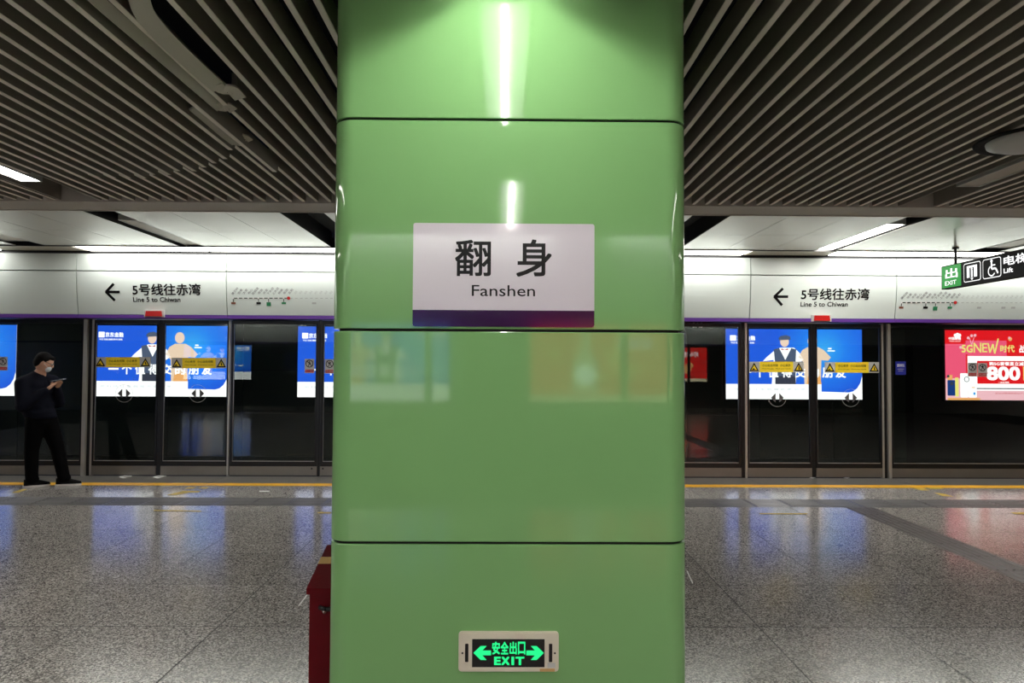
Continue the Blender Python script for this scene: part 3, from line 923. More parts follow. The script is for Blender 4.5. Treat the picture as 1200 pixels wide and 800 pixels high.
# ------------------------------------------------------------------ advertising light boxes
def box_frame(t, x0, x1, z0, z1, y, s):
    f = .03
    MB().box(x0 - f, y, z0 - f, x1 + f, y + s * .09, z1 + f, 'black').build('cabinet', t)
def face(t, x0, x1, z0, z1, y, s):
    U = (1, 0, 0) if s > 0 else (-1, 0, 0)
    O = (x0, y - .004 * s, z0) if s > 0 else (x1, y - .004 * s, z0)
    p = Print(O, U, (0, 0, 1)); p.step = .0015
    if s < 0:
        base = p.mb.m
        p.mb.m = lambda k: base(k + '_rear' if isinstance(k, str) and k + '_rear' in M else k)
    return p
def ad_blue(x0, x1, z0, z1, y, s, label):
    t = empty('advertising_lightbox', ((x0 + x1) / 2, y, z0), **T(label, 'lightbox'))
    box_frame(t, x0, x1, z0, z1, y, s)
    p = face(t, x0, x1, z0, z1, y, s); W = x1 - x0; H = z1 - z0
    def R(a, b_, c_, d_, m_, l): p.rect(a * W, b_ * H, c_ * W, d_ * H, m_, l)
    def G(pts, m_, l): p.poly([(a * W, b_ * H) for a, b_ in pts], m_, l)
    R(0, 0, 1, 1, 'a_white', 1)
    R(0, .215, .72, 1, 'a_glow', 2)
    pts = [(.70, .11)] + [(.90 + .10 * math.sin(math.radians(k)), .10 + .28 * (1 - math.cos(math.radians(k)))) for k in (0, 20, 40, 60, 80)] + [(1, .30), (1, 1), (.70, 1)]
    G(pts, 'a_glow', 3)
    # brighter sky glow printed behind the two men
    for k, (r_, m_) in enumerate(((.26, 'a_blue2'), (.15, 'a_sky'))):
        pass
    # logo
    p.rrect(.03 * W, .83 * H, .075 * W, .91 * H, .01, 'a_white', 6)
    p.text('京东金融', .08 * W, .835 * H, .215 * W, .905 * H, 'a_white', 6, bold=.03)
    p.text('可信赖科技', .035 * W, .79 * H, .21 * W, .815 * H, 'a_white', 6, bold=.02)
    # man with cap and waistcoat
    G([(.335, .215), (.35, .56), (.27, .54), (.30, .60), (.36, .70), (.40, .735), (.50, .735), (.54, .66), (.57, .56), (.52, .50), (.51, .215)], 'a_white', 7)
    G([(.36, .215), (.36, .50), (.35, .71), (.39, .73), (.435, .56), (.48, .73), (.515, .71), (.51, .50), (.51, .215)], 'a_vest', 8)
    G([(.36, .215), (.36, .33), (.51, .33), (.51, .215)], 'a_dark', 9)
    p.disc(.43 * W, .82 * H, .032 * W, 'a_skin', 9, ry=.075 * H)
    G([(.39, .84), (.385, .87), (.40, .90), (.44, .915), (.47, .895), (.475, .85)], 'a_vest', 10)
    G([(.405, .725), (.43, .71), (.455, .725), (.455, .70), (.43, .708), (.405, .70)], 'a_bow', 10)
    # bald man in beige suit
    G([(.575, .215), (.57, .52), (.53, .60), (.56, .70), (.60, .745), (.68, .745), (.72, .70), (.77, .60), (.75, .55), (.70, .56), (.695, .215)], 'a_beige', 7)
    p.disc(.635 * W, .83 * H, .036 * W, 'a_skin', 9, ry=.08 * H)
    G([(.59, .215), (.60, .33), (.69, .33), (.70, .215)], 'a_orange', 7.5)
    p.rect(.745 * W, .685 * H, .80 * W, .70 * H, 'a_white', 8); p.rect(.75 * W, .715 * H, .775 * W, .735 * H, 'a_white', 8)
    # slogan
    st = '一个值得交的朋友'
    for k, ch in enumerate(st):
        a = .11 + k * .099
        if ch == '一': p.rect(a * W, .375 * H, (a + .075) * W, .40 * H, 'a_white', 12)
        else: p.text(ch, a * W, .31 * H, (a + .075) * W, .455 * H, 'a_white', 12, bold=.03)
    p.text('用 科 技 让 金 融 服 务 更 简 单', .05 * W, .125 * H, .58 * W, .16 * H, 'a_faint', 12)
    p.mb.build('printed_face', t)
    return t
def ad_red(x0, x1, z0, z1, y, s, label):
    t = empty('advertising_lightbox', ((x0 + x1) / 2, y, z0), **T(label, 'lightbox'))
    box_frame(t, x0, x1, z0, z1, y, s)
    p = face(t, x0, x1, z0, z1, y, s); H = z1 - z0; K = H / 81.0; W = x1 - x0
    def R(a, b_, c_, d_, m_, l): p.rect(a * K, H - d_ * K, c_ * K, H - b_ * K, m_, l)
    R(0, 0, W / K, 81, 'a_red', 1)
    R(0, 16, 60, 62, 'a_pink', 1.5)
    R(24, 12, 72, 30, 'a_pink', 1.6); R(14, 4, 66, 16, 'a_red', 1.4)
    R(30, 62, W / K, 81, 'a_pale', 2)
    R(0, 56, 34, 81, 'a_pale', 2.2)
    R(26, 30, W / K, 70, 'a_white', 3); R(24, 28, 26, 70, 'a_red', 3)
    R(37, 35.5, W / K, 62, 'a_red', 4)
    R(36, 67, W / K, 68.2, 'a_dark', 5)
    # logo: interlaced knot above two words
    for (a, b_) in ((12, 6), (14.5, 5), (17, 6), (13.2, 8), (15.8, 8)): p.disc(a * K, H - b_ * K, 1.9 * K, 'a_white', 6, n=12)
    p.text('中国联通', 4 * K, H - 11.5 * K, 18.5 * K, H - 8 * K, 'a_white', 6.5, bold=.03)
    p.text('China unicom', 5 * K, H - 13.6 * K, 18 * K, H - 12.2 * K, 'a_white', 6.5)
    # tulip-like sparkles
    for (a, b_) in ((27, 9), (31, 6.5), (35, 6), (18, 20)):
        p.disc(a * K, H - b_ * K, 1.7 * K, 'a_pale', 6, n=10)
    p.line([(28.5 * K, H - 9 * K), (31 * K, H - 17 * K)], .7 * K, 'a_pale', 5); p.line([(34 * K, H - 8 * K), (31 * K, H - 17 * K)], .7 * K, 'a_pale', 5)
    p.disc(76 * K, H - 10 * K, 2.4 * K, 'a_orange', 6, n=12); p.disc(75 * K, H - 8.6 * K, 1.4 * K, 'a_pale', 7, n=12)
    p.text('5G', 19 * K, H - 26 * K, 32 * K, H - 17 * K, 'a_yellow', 8, bold=.03)
    p.text('N', 33 * K, H - 26 * K, 42 * K, H - 14.5 * K, 'a_yellow', 8, bold=.01)
    p.text('E', 43 * K, H - 25.6 * K, 49 * K, H - 15 * K, 'a_yellow', 8, bold=.01)
    p.line([(50 * K, H - 15 * K), (52 * K, H - 26 * K), (55.6 * K, H - 16 * K), (57.6 * K, H - 27 * K), (62 * K, H - 9.5 * K)], 1.7 * K, 'a_yellow', 8)
    p.text('时代', 64 * K, H - 25.5 * K, 81 * K, H - 17 * K, 'a_yellow', 8, bold=.03)
    p.text('战无不胜', 86.5 * K, H - 26 * K, 122 * K, H - 17 * K, 'a_white', 8, bold=.03)
    p.text('购5G套餐直立减享最高', 51 * K, H - 41 * K, 108 * K, H - 36.6 * K, 'a_white', 8, bold=.03)
    p.text('800', 48 * K, H - 58 * K, 87 * K, H - 42 * K, 'a_white', 8, bold=.04)
    p.rect(90.5 * K, H - 58 * K, 92 * K, H - 42 * K, 'a_yellow', 8)
    p.text('元', 95 * K, H - 58 * K, 109 * K, H - 43 * K, 'a_yellow', 8, bold=.03)
    p.text('一次性领取', 61 * K, H - 61.4 * K, 74 * K, H - 59.4 * K, 'a_white', 8, bold=.02)
    p.text('活动详情请到营业厅咨询了解规则', 57 * K, H - 74 * K, 112 * K, H - 72 * K, 'a_bow', 8)
    # phones and people
    p.rrect(2 * K, H - 76 * K, 11 * K, H - 58 * K, K, 'a_navy', 6); p.disc(7 * K, H - 62 * K, 2.2 * K, 'a_dark', 7, n=12)
    R(11, 55, 15, 77, 'a_yellow', 5.5); R(2, 52, 8, 58, 'a_orange', 5.2); p.disc(3 * K, H - 53.5 * K, 1.6 * K, 'a_dark', 6, n=10)
    p.rrect(17 * K, H - 78 * K, 26 * K, H - 50 * K, K, 'a_white', 6); p.rrect(26.4 * K, H - 78 * K, 36 * K, H - 52 * K, K, 'a_white', 5.8)
    p.ring(24.5 * K, H - 57 * K, 3.2 * K, .8 * K, 'a_dark', 7, n=20)
    R(30, 66, 34, 67, 'a_orange', 7); R(32, 72, 34.5, 75, 'a_sky', 7); R(2, 78.5, 40, 81, 'a_orange', 6)
    p.mb.build('printed_face', t)
    return t
def ad_bottle(x0, x1, z0, z1, y, s, label):
    t = empty('advertising_lightbox', ((x0 + x1) / 2, y, z0), **T(label, 'lightbox'))
    box_frame(t, x0, x1, z0, z1, y, s)
    p = face(t, x0, x1, z0, z1, y, s); W = x1 - x0; H = z1 - z0
    p.rect(0, 0, W, H, 'a_maroon', 1); p.rect(0, 0, W, .09 * H, 'a_cream', 2)
    for (u, v, r) in ((.30, .35, .10), (.24, .45, .06), (.38, .55, .07), (.45, .30, .06), (.35, .70, .05), (.8, .6, .06)):
        p.disc(u * W, v * H, r * H * 1.3, 'a_orange', 3, n=12)
    bx = .58 * W
    p.poly([(bx - .09 * W, .12 * H), (bx + .09 * W, .12 * H), (bx + .09 * W, .5 * H), (bx + .03 * W, .68 * H), (bx + .03 * W, .9 * H),
            (bx - .03 * W, .9 * H), (bx - .03 * W, .68 * H), (bx - .09 * W, .5 * H)], 'a_cream', 4)
    p.disc(bx, .35 * H, .07 * W, 'a_white', 5, n=16)
    p.text('好味道', .12 * W, .68 * H, .36 * W, .84 * H, 'a_white', 5, bold=.02)
    p.mb.build('printed_face', t)
    return t
def apx(a, c_): return XY(a, Y_AD, 425), XY(c_, Y_AD, 425)
zt, zb = ZY(383.8, Y_AD), ZY(466.2, Y_AD)
for (a, c_, lab) in ((-140, 19, 'blue lit advertising lightbox cut by the left edge of the photo'),
                     (110.5, 268, 'blue lit advertising lightbox behind the left pair of screen doors'),
                     (349, 508, 'blue lit advertising lightbox half hidden by the left side of the pillar'),
                     (600, 758, 'blue lit advertising lightbox wholly behind the green pillar'),
                     (850.5, 1010, 'blue lit advertising lightbox behind the right pair of screen doors')):
    x0, x1 = apx(a, c_); ad_blue(x0, x1, zb, zt, Y_AD, 1, lab)
x0 = XY(1107.5, Y_AD, 425); ad_red(x0, x0 + (zt - zb) * 1.92, zb, zt, Y_AD, 1, 'red lit advertising lightbox reading 5G NEW 800 at the right edge')

# ------------------------------------------------------------------ platform side behind the photographer
white_ceiling(RY_DOOR + .45, Y_S0 - .25, [], [(-4.3, -4.0), (-2.2, -1.9), (2.0, 2.3), (4.2, 4.5)])
MB().box(XL, Y_S0 - .25, Z_SLAT - .01, XR, Y_S0, Z_SLAT + .25, 'trimgrey').build('trim_5', kind='structure')
hb = empty('trim_6', (0, RY_HEAD, Z_H0), kind='structure')
MB().box(XL, RY_HEAD - .3, Z_H0, XR, RY_HEAD, Z_H2, 'header').build('header_panel', hb)
MB().box(XL, RY_HEAD - .3, Z_P0, XR, RY_HEAD, Z_H0, 'purple').build('purple_strip', hb)
def small_psd():
    k = 8
    for i in range(-5, 5):
        x0 = i * 2.3 + .25
        wo = empty('window_%d' % (k + 1), (x0, RY_DOOR, 0), kind='structure'); k += 1
        b = MB()
        b.box(x0, RY_DOOR - .03, 0, x0 + .06, RY_DOOR, Z_P0, 'black'); b.box(x0 + 1.12, RY_DOOR - .03, 0, x0 + 1.20, RY_DOOR, Z_P0, 'black')
        b.box(x0 + 2.24, RY_DOOR - .03, 0, x0 + 2.3, RY_DOOR, Z_P0, 'black'); b.box(x0, RY_DOOR - .03, Z_TOP - .05, x0 + 2.3, RY_DOOR - .001, Z_P0, 'black')
        b.build('frame', wo)
        MB().box(x0 + .06, RY_DOOR - .03, .01, x0 + 2.24, RY_DOOR + .001, .14, 'kick').build('kick_plate', wo)
        MB().box(x0 + .06, RY_DOOR - .02, .14, x0 + 2.24, RY_DOOR - .015, Z_TOP - .05, 'glass').build('glass_pane', wo)
small_psd()
wr = empty('wall_front', (0, RY_AD, 0), kind='structure')
MB().box(XL - 3, RY_AD - .3, -1.3, XR + 3, RY_AD - .15, 4.0, 'wall').build('backing', wr)
MB().box(XL - 3, RY_AD - .3, -1.4, XR + 3, RY_DOOR - .1, -1.3, 'dark').build('floor', kind='structure')
for f_, a, c_, lab in ((ad_bottle, .37, 3.0, 'red bottle lightbox on the track wall behind the camera, near the middle'),
                       (ad_bottle, 5.27, 7.9, 'red bottle lightbox on the track wall behind the camera, right end'),
                       (ad_blue, -3.63, -1.0, 'blue lightbox on the track wall behind the camera, left of the middle'),
                       (ad_blue, -12.4, -9.8, 'blue lightbox on the track wall behind the camera, left end')):
    f_(a, c_, zb + .02, zt - .02, RY_AD, -1, lab)
for i, (a, c_) in enumerate(((-9, -6.2), (-5.5, -2.7), (-2.2, .6), (1.2, 4.0), (4.6, 7.4))):
    t = empty('cove_lamp', ((a + c_) / 2, RY_DOOR + .3, zc), **T('lit cove strip lamp behind the camera, ' + ('leftmost', 'second from left', 'middle one', 'second from right', 'rightmost')[i] + ' of five', 'strip lamp', 'cove strip lamps behind the camera'))
    MB().box(a, RY_HEAD + .05, zc, c_, RY_HEAD + .22, zc + .03, 'rearlamp').build('diffuser', t)
for nm, xx in (('wall_left', XL), ('wall_right', XR)):
    s_ = 1 if xx > 0 else -1
    MB().box(xx, RY_AD, -1.3, xx + .2 * s_, Y_AD + .1, 4.0, 'header').build(nm, kind='structure')

# ------------------------------------------------------------------ lamps in the slat troughs
def tube_lamp(x, y0, y1, label, lit=True, xo=0.0, group=None):
    w_ = .095; zb_ = 2.903
    t = empty('tube_lamp', (x, (y0 + y1) / 2, zb_), **T(label, 'ceiling lamp', group))
    b = MB()
    b.box(x - w_ - .004, y0, zb_, x - w_, y1, zb_ + .09, 'housing'); b.box(x + w_, y0, zb_, x + w_ + .004, y1, zb_ + .09, 'housing')
    b.box(x - w_, y0, zb_ + .082, x + w_, y1, zb_ + .09, 'housing'); 
    b.box(x - w_, y0, zb_ + .06, x + w_, y0 + .004, zb_ + .08, 'housing'); b.box(x - w_, y1 - .004, zb_ + .066, x + w_, y1, zb_ + .08, 'housing')
    b.build('housing', t)
    MB().box(x - w_ + .003, y0 + .006, zb_ + .074, x + w_ - .003, y1 - .006, zb_ + .08, 'tray' if lit else 'lampoff').build('reflector', t)
    MB().tube((x, y0 + .02, zb_ + .048), (x, y1 - .02, zb_ + .048), .014, 'tube' if lit else 'lampoff', 12).build('tube', t)
    return t
tube_lamp(-.004, 1.04, 2.37, 'lit tube lamp in the ceiling trough right in front of the green pillar')
tube_lamp(.055, -1.98, -.34, 'lit tube lamp in the ceiling trough behind the camera')
recessed_lamp(-3.66, -3.50, 4.2, at_z(45, 213, Z_SLAT).y, Z_SLAT + .0, True, 'lit recessed lamp among the slats at the left edge of the photo')
recessed_lamp(-3.66, -3.50, 0.6, 3.0, Z_SLAT + .0, True, 'lit recessed lamp among the slats out of view on the left')
recessed_lamp(3.42, 3.60, 2.6, at_z(1131, 219, Z_SLAT).y, Z_SLAT + .0, False, 'unlit recessed lamp among the slats at the right edge of the photo')
recessed_lamp(3.42, 3.60, -1.6, 1.2, Z_SLAT + .0, True, 'lit recessed lamp among the slats out of view on the right')  # unseen lamp added to brighten the right side
recessed_lamp(-7.2, -7.05, 1.6, 4.4, Z_SLAT + .0, True, 'lit recessed lamp among the slats far out of view on the left')
recessed_lamp(7.03, 7.18, 1.6, 4.4, Z_SLAT + .0, True, 'lit recessed lamp among the slats far out of view on the right')

# round ceiling loudspeaker
c = at_z(1206, 168, Z_SLAT - .03)
t = empty('ceiling_speaker', (c.x, c.y, Z_SLAT - .04), **T('round grey dome fitting under the dark slats at the upper right edge', 'ceiling fitting'))
MB().lathe((c.x, c.y, Z_SLAT - .04), [(.0, .038), (.27, .038), (.285, .03), (.28, .018), (.25, .024), (.22, .034), (0.0, .036)], 'plenum', 40).build('rim', t)  # black ring paints the shadow inside the round recess
MB().lathe((c.x, c.y, Z_SLAT - .04), [(.22, .030), (.215, .010), (.16, -.012), (.08, -.022), (.0001, -.025)], 'housing', 40).build('dome', t)

# ------------------------------------------------------------------ green pillar
CX, HW, RC, DC = .019, .643, .075, 1.2
def rr(x0, y0, x1, y1, r, n=8):
    pts = []
    for cx_, cy_, a in ((x1 - r, y1 - r, 0), (x0 + r, y1 - r, 90), (x0 + r, y0 + r, 180), (x1 - r, y0 + r, 270)):
        for k in range(n + 1):
            t_ = math.radians(a + k * 90.0 / n); pts.append((cx_ + r * math.cos(t_), cy_ + r * math.sin(t_)))
    return pts
pil = empty('pillar', (CX, Y_COL + DC / 2, 0), **T('square green enamel panelled pillar with rounded corners in the centre', 'pillar'))
J = [ZY(140.3, Y_COL), ZY(387.2, Y_COL), ZY(636.4, Y_COL)]
JZ = [0.02, J[2] - .757, J[2], J[1], J[0], J[0] + .757]
MB().prism(rr(CX - HW + .02, Y_COL + .02, CX + HW - .02, Y_COL + DC - .02, RC - .02), 'z', 0, 3.99, 'joint').build('core', pil)
def flat_rr(x0, y0, x1, y1, r, n=10, e=.004):
    # rounded rectangle with an extra point just inside each straight run, so the flat faces shade flat
    out = []
    for cx_, cy_, a, ex_, ey_ in ((x1 - r, y1 - r, 0, 0, 1), (x0 + r, y1 - r, 90, 1, 0), (x0 + r, y0 + r, 180, 0, -1), (x1 - r, y0 + r, 270, -1, 0)):
        arc = [(cx_ + r * math.cos(math.radians(a + k * 90.0 / n)), cy_ + r * math.sin(math.radians(a + k * 90.0 / n))) for k in range(n + 1)]
        t0 = (-math.sin(math.radians(a)), math.cos(math.radians(a))); t1 = (-math.sin(math.radians(a + 90)), math.cos(math.radians(a + 90)))
        out.append((arc[0][0] - t0[0] * e, arc[0][1] - t0[1] * e)); out += arc
        out.append((arc[-1][0] + t1[0] * e, arc[-1][1] + t1[1] * e))
    return out
def pillar_panel(z0, z1):
    b = MB(); e = .004; g = .0048
    rings = []
    for (ins, z) in ((.012, z0 + g), (.0015, z0 + g), (0, z0 + g + .0025), (0, z1 - g - .0025), (.0015, z1 - g), (.012, z1 - g)):
        rings.append([(x, y_, z) for x, y_ in flat_rr(CX - HW + ins, Y_COL + ins, CX + HW - ins, Y_COL + DC - ins, RC - ins)])
    n = len(rings[0]); vs = [p for r_ in rings for p in r_]
    fs = [(i * n + j, i * n + (j + 1) % n, (i + 1) * n + (j + 1) % n, (i + 1) * n + j) for i in range(len(rings) - 1) for j in range(n)]
    b.add(vs, fs, 'green', True)
    o = b.build('enamel_panel', pil)
    o.modifiers.new('edge', 'EDGE_SPLIT').split_angle = math.radians(30)
    return o
for a, c_ in zip(JZ[:-1], JZ[1:]): pillar_panel(a, c_)

# station name plate
def cu(px, py): return at_y(px, py, Y_COL)
a = cu(483.5, 382.3); c2 = cu(696.5, 261.5)
x0, x1, z0, z1 = a.x, c2.x, cu(590, 382.9).z, cu(590, 262).z
sg = empty('station_sign', ((x0 + x1) / 2, Y_COL, z0), **T('white station name plate reading Fanshen with purple lower stripe on the pillar', 'sign'))
yS = Y_COL - .0035
def rrp(x0, z0, x1, z1, r): return rr(x0, z0, x1, z1, r, 5)
MB().prism(rrp(x0, z0, x1, z1, .008), 'y', yS, Y_COL - .0003, 'signwhite').build('plate', sg)
zs = cu(590, 363.6).z
p = Print((0, yS - .0002, 0), (1, 0, 0), (0, 0, 1)); p.step = .0004
r = .008
p.poly([(x0, zs), (x0, z0 + r), (x0 + r * .3, z0 + r * .3), (x0 + r, z0), (x1 - r, z0), (x1 - r * .3, z0 + r * .3), (x1, z0 + r), (x1, zs)], 'purple_dark', 1)
p.mb.build('purple_band', sg)
p = Print((0, yS - .0002, 0), (1, 0, 0), (0, 0, 1)); p.step = .0004
def ptext(st, a, b_, c_, d_, bold): p.text(st, cu(a, b_).x, cu(600, d_).z, cu(c_, b_).x, cu(600, b_).z, 'blackprint', 1, bold)
ptext('翻', 533.5, 281.5, 575.5, 324, .016)
p.mb.build('chinese_character', sg)
p = Print((0, yS - .0002, 0), (1, 0, 0), (0, 0, 1)); p.step = .0004
ptext('身', 605, 280.5, 646.5, 324.3, .018)
p.mb.build('chinese_character', sg)
p = Print((0, yS - .0002, 0), (1, 0, 0), (0, 0, 1)); p.step = .0004
ptext('Fanshen', 553, 334.2, 627, 347.2, .004)
p.mb.build('latin_name', sg)

# exit evacuation light
a = cu(537.3, 785.4); c2 = cu(654.6, 739)
x0, x1, z0, z1 = a.x, c2.x, a.z, c2.z
ex = empty('exit_light', ((x0 + x1) / 2, Y_COL, z0), **T('beige framed low exit light with green arrows on the pillar', 'sign'))
yE = Y_COL - .012
W = (x1 - x0) / 117.3; 
def ux(px): return x0 + (px - 537.3) * W
def uz(py): return z1 - (py - 739) * W
wx0, wx1, wz0, wz1 = ux(553.2), ux(638), uz(779.6), uz(747)
b = MB()
# frame as a bevelled plate with a window
outer = rr(x0, z0, x1, z1, .012, 5); outer2 = rr(x0 + .004, z0 + .004, x1 - .004, z1 - .004, .009, 5)
b.prism(outer, 'y', yE + .003, Y_COL - .0003, 'beige')
b.box(x0 + .004, yE, z0 + .004, wx0, yE + .003, z1 - .004, 'beige'); b.box(wx1, yE, z0 + .004, x1 - .004, yE + .003, z1 - .004, 'beige')
b.box(wx0, yE, z0 + .004, wx1, yE + .003, wz0, 'beige'); b.box(wx0, yE, wz1, wx1, yE + .003, z1 - .004, 'beige')
b.build('frame', ex)
MB().box(wx0, yE + .001, wz0, wx1, yE + .0029, wz1, 'black').build('black_panel', ex)
for (a_, c_) in ((545, 549), (643, 647)):
    b = MB(); b.prism(rr(ux(a_), uz(773.5), ux(c_), uz(752.3), .003, 3), 'y', yE - .0006, yE - .0001, 'black')
    b.build('slot', ex)
for q in (542, 650): MB().tube((ux(q), yE - .001, uz(763.2)), (ux(q), yE - .0001, uz(763.2)), .0035, 'black', 10).build('screw', ex)
b = MB(); b.box(ux(641.5), yE - .002, uz(779.8), ux(650.5), yE - .0001, uz(774.5), 'stickergrey')
MB().box(ux(632.5), yE - .0012, uz(784.3), ux(650), yE - .0001, uz(781), 'tape').build('old_tape', ex)
b.build('test_switch', ex)
p = Print((0, yE + .0008, 0), (1, 0, 0), (0, 0, 1)); p.step = .0004
def gp(pts): p.poly([(ux(a_), uz(c_)) for a_, c_ in pts], 'e_green', 1)
for s_, c0 in ((1, 554.8), (-1, 637.2)):
    f_ = lambda d: c0 + s_ * d
    gp([(f_(0), 763), (f_(8.5), 755), (f_(15.5), 755), (f_(10.5), 760.2), (f_(20.6), 760.2), (f_(20.6), 765.8), (f_(10.5), 765.8), (f_(15.5), 771.2), (f_(8.5), 771.2)])
for st, a_, c_ in (('安', 576.6, 585.8), ('全', 586.6, 595.8), ('出', 597, 605.4), ('口', 606.8, 615.4)):
    p.text(st, ux(a_), uz(764.8), ux(c_), uz(750), 'e_green', 1, bold=.035)
for st, a_, c_ in (('E', 579, 586.8), ('X', 587.4, 597.2), ('I', 599.2, 602.4), ('T', 604, 614.4)):
    p.text(st, ux(a_), uz(777), ux(c_), uz(767.4), 'e_green', 1, bold=.045)
p.mb.build('lit_lettering', ex)

# ------------------------------------------------------------------ maroon box beside the pillar
YB = 2.72
zb1 = at_y(362, 691, YB).z
xl, xr_ = at_y(359, 690, YB).x, at_y(359, 690, YB).x + .40
bx = empty('extinguisher_box', ((xl + xr_) / 2, YB + .25, 0), **T('maroon painted wooden box with sloping taped lid left of the pillar', 'box'))
ZL = zb1
xb0 = at_y(362.5, 720, YB + .015).x
XRB = CX - HW - .012
YK = YB + .30
MB().box(xb0, YB + .015, 0.0, XRB, YK, ZL - .018, 'maroon').build('body', bx)
zr = .085   # rise of the lid to the back
b = MB()
X0, X1 = xl, XRB
vs = []
for (x_, y_, z_) in ((X0, YB, ZL - .018), (X1, YB, ZL - .018), (X1, YK + .01, ZL - .018 + zr), (X0, YK + .01, ZL - .018 + zr)):
    vs.append((x_, y_, z_))
vs += [(x_, y_, z_ + .024) for x_, y_, z_ in vs]
b.add(vs, [(0,1,2,3),(4,5,6,7),(0,1,5,4),(1,2,6,5),(2,3,7,6),(3,0,4,7)], 'maroon')
b.prism([(YB + .015, ZL - .018), (YK, ZL - .018), (YK, ZL - .018 + zr)], 'x', xb0, XRB, 'maroon')
b.build('lid', bx)
def lidz(y_): return ZL + .0068 + zr * (y_ - YB) / (YK + .01 - YB)
b = MB(); ta, tb = YB + .165, YB + .215
b.add([(X0 - .0005, ta, lidz(ta)), (X1, ta, lidz(ta)), (X1, tb, lidz(tb)), (X0 - .0005, tb, lidz(tb))], [(0,1,2,3)], 'tape')
b.build('tape_strip', bx)
hz = at_y(380, 712, YB).z; hxx = at_y(374, 712, YB).x
b = MB(); b.tube((hxx, YB + .005, hz), (hxx + .03, YB - .015, hz), .008, 'black'); b.tube((hxx + .03, YB - .015, hz), (XRB - .005, YB - .015, hz + .002), .008, 'black')
b.tube((hxx + .012, YB + .012, hz - .012), (hxx + .02, YB + .004, hz - .02), .006, 'steel')
b.build('handle', bx)

# ------------------------------------------------------------------ hanging exit / lift sign
YN = 9.05
XS = at_y(1103.3, 325, YN).x
zt_, zb_ = at_y(1103.3, 312.4, YN).z, at_y(1103.3, 339.3, YN).z
LEN = 2.6
hs = empty('hanging_sign', (XS, YN - LEN / 2, zb_), **T('long hanging black sign with green exit square and lift symbols', 'sign'))
MB().box(XS, YN - LEN, zb_, XS + .09, YN, zt_, 'signblack').build('cabinet', hs)
def yy(px, py=325):      # depth of a point of the sign face seen at this pixel
    d = ray(px, py); return EYE.y + d.y * (XS - EYE.x) / d.x
H = zt_ - zb_
p = Print((XS, YN, zb_), (0, -1, 0), (0, 0, 1)); p.step = .0015
def su(px): return YN - yy(px)
p.rect(.012, .012, su(1126.4), H - .012, 'e_signgreen', 1)
p.text('出', su(1108), H * .42, su(1122.6), H * .84, 'e_white', 2, bold=.025)
p.text('EXIT', su(1107.6), H * .14, su(1120.8), H * .32, 'e_white', 2, bold=.01)
def frame_icon(a_, c_):
    p.rrect(a_, H * .13, c_, H * .90, .03, 'e_white', 1); p.rrect(a_ + .008, H * .13 + .008, c_ - .008, H * .90 - .008, .025, 'signblack', 2)
i0, i1 = su(1129.6), su(1149.6); frame_icon(i0, i1)
w_ = i1 - i0
p.rect(i0 + .2 * w_, H * .30, i0 + .36 * w_, H * .78, 'e_white', 3); p.rect(i0 + .62 * w_, H * .30, i0 + .80 * w_, H * .78, 'e_white', 3)
p.rect(i0 + .2 * w_, H * .70, i0 + .8 * w_, H * .78, 'e_white', 3); p.rect(i0 + .45 * w_, H * .30, i0 + .54 * w_, H * .60, 'e_white', 3); p.disc(i0 + .49 * w_, H * .65, .016, 'e_white', 3)
p.poly([(i0 + .42 * w_, H * .27), (i0 + .58 * w_, H * .27), (i0 + .5 * w_, H * .18)], 'e_white', 3)
i0, i1 = su(1152), su(1173.6); frame_icon(i0, i1)
w_ = i1 - i0
p.disc(i0 + .5 * w_, H * .79, .02, 'e_white', 3, n=16)
p.line([(i0 + .5 * w_, H * .75), (i0 + .5 * w_, H * .48), (i0 + .72 * w_, H * .48), (i0 + .84 * w_, H * .28)], .022, 'e_white', 3)
p.line([(i0 + .5 * w_, H * .62), (i0 + .70 * w_, H * .62)], .014, 'e_white', 3)
p.ring(i0 + .5 * w_, H * .40, .062, .014, 'e_white', 3, a0=110, a1=330)
p.text('电梯', su(1176.6), H * .50, su(1206), H * .86, 'e_white', 2, bold=.02)
p.text('Lift', su(1176.6), H * .22, su(1187.6), H * .40, 'e_white', 2, bold=.02)
p.mb.build('sign_face', hs)
for yr in (YN - .22, YN - LEN + .3):
    b = MB(); b.tube((XS + .045, yr, zt_ - .002), (XS + .045, yr, Z_WHITE), .016, 'black', 10)
    b.tube((XS + .045, yr, Z_WHITE - .02), (XS + .045, yr, Z_WHITE - .001), .04, 'black', 12)
    b.build('hanging_rod', hs)

# ------------------------------------------------------------------ person with a phone
PYd = 9.02
def pp(px, py, d=0.0): return at_y(px, py, PYd) + Vector((0, d, 0))
def skin_mesh(nodes, edges, name, root=0, sub=2):
    me = bpy.data.meshes.new(name)
    me.from_pydata([tuple(n[0]) for n in nodes], edges, [])
    ob = bpy.data.objects.new(name, me); COL.objects.link(ob)
    ob.modifiers.new('skin', 'SKIN').use_smooth_shade = True
    lay = me.skin_vertices[0].data
    for i, n in enumerate(nodes):
        r = n[1]; lay[i].radius = (r, r) if isinstance(r, float) else r
        lay[i].use_root = (i == root)
    ob.modifiers.new('sub', 'SUBSURF').levels = sub
    bpy.context.view_layer.update()
    ev = ob.evaluated_get(bpy.context.evaluated_depsgraph_get())
    m2 = bpy.data.meshes.new_from_object(ev)
    vs = [v.co.copy() for v in m2.vertices]; fs = [tuple(p.vertices) for p in m2.polygons]
    bpy.data.objects.remove(ob); bpy.data.meshes.remove(m2)
    return vs, fs
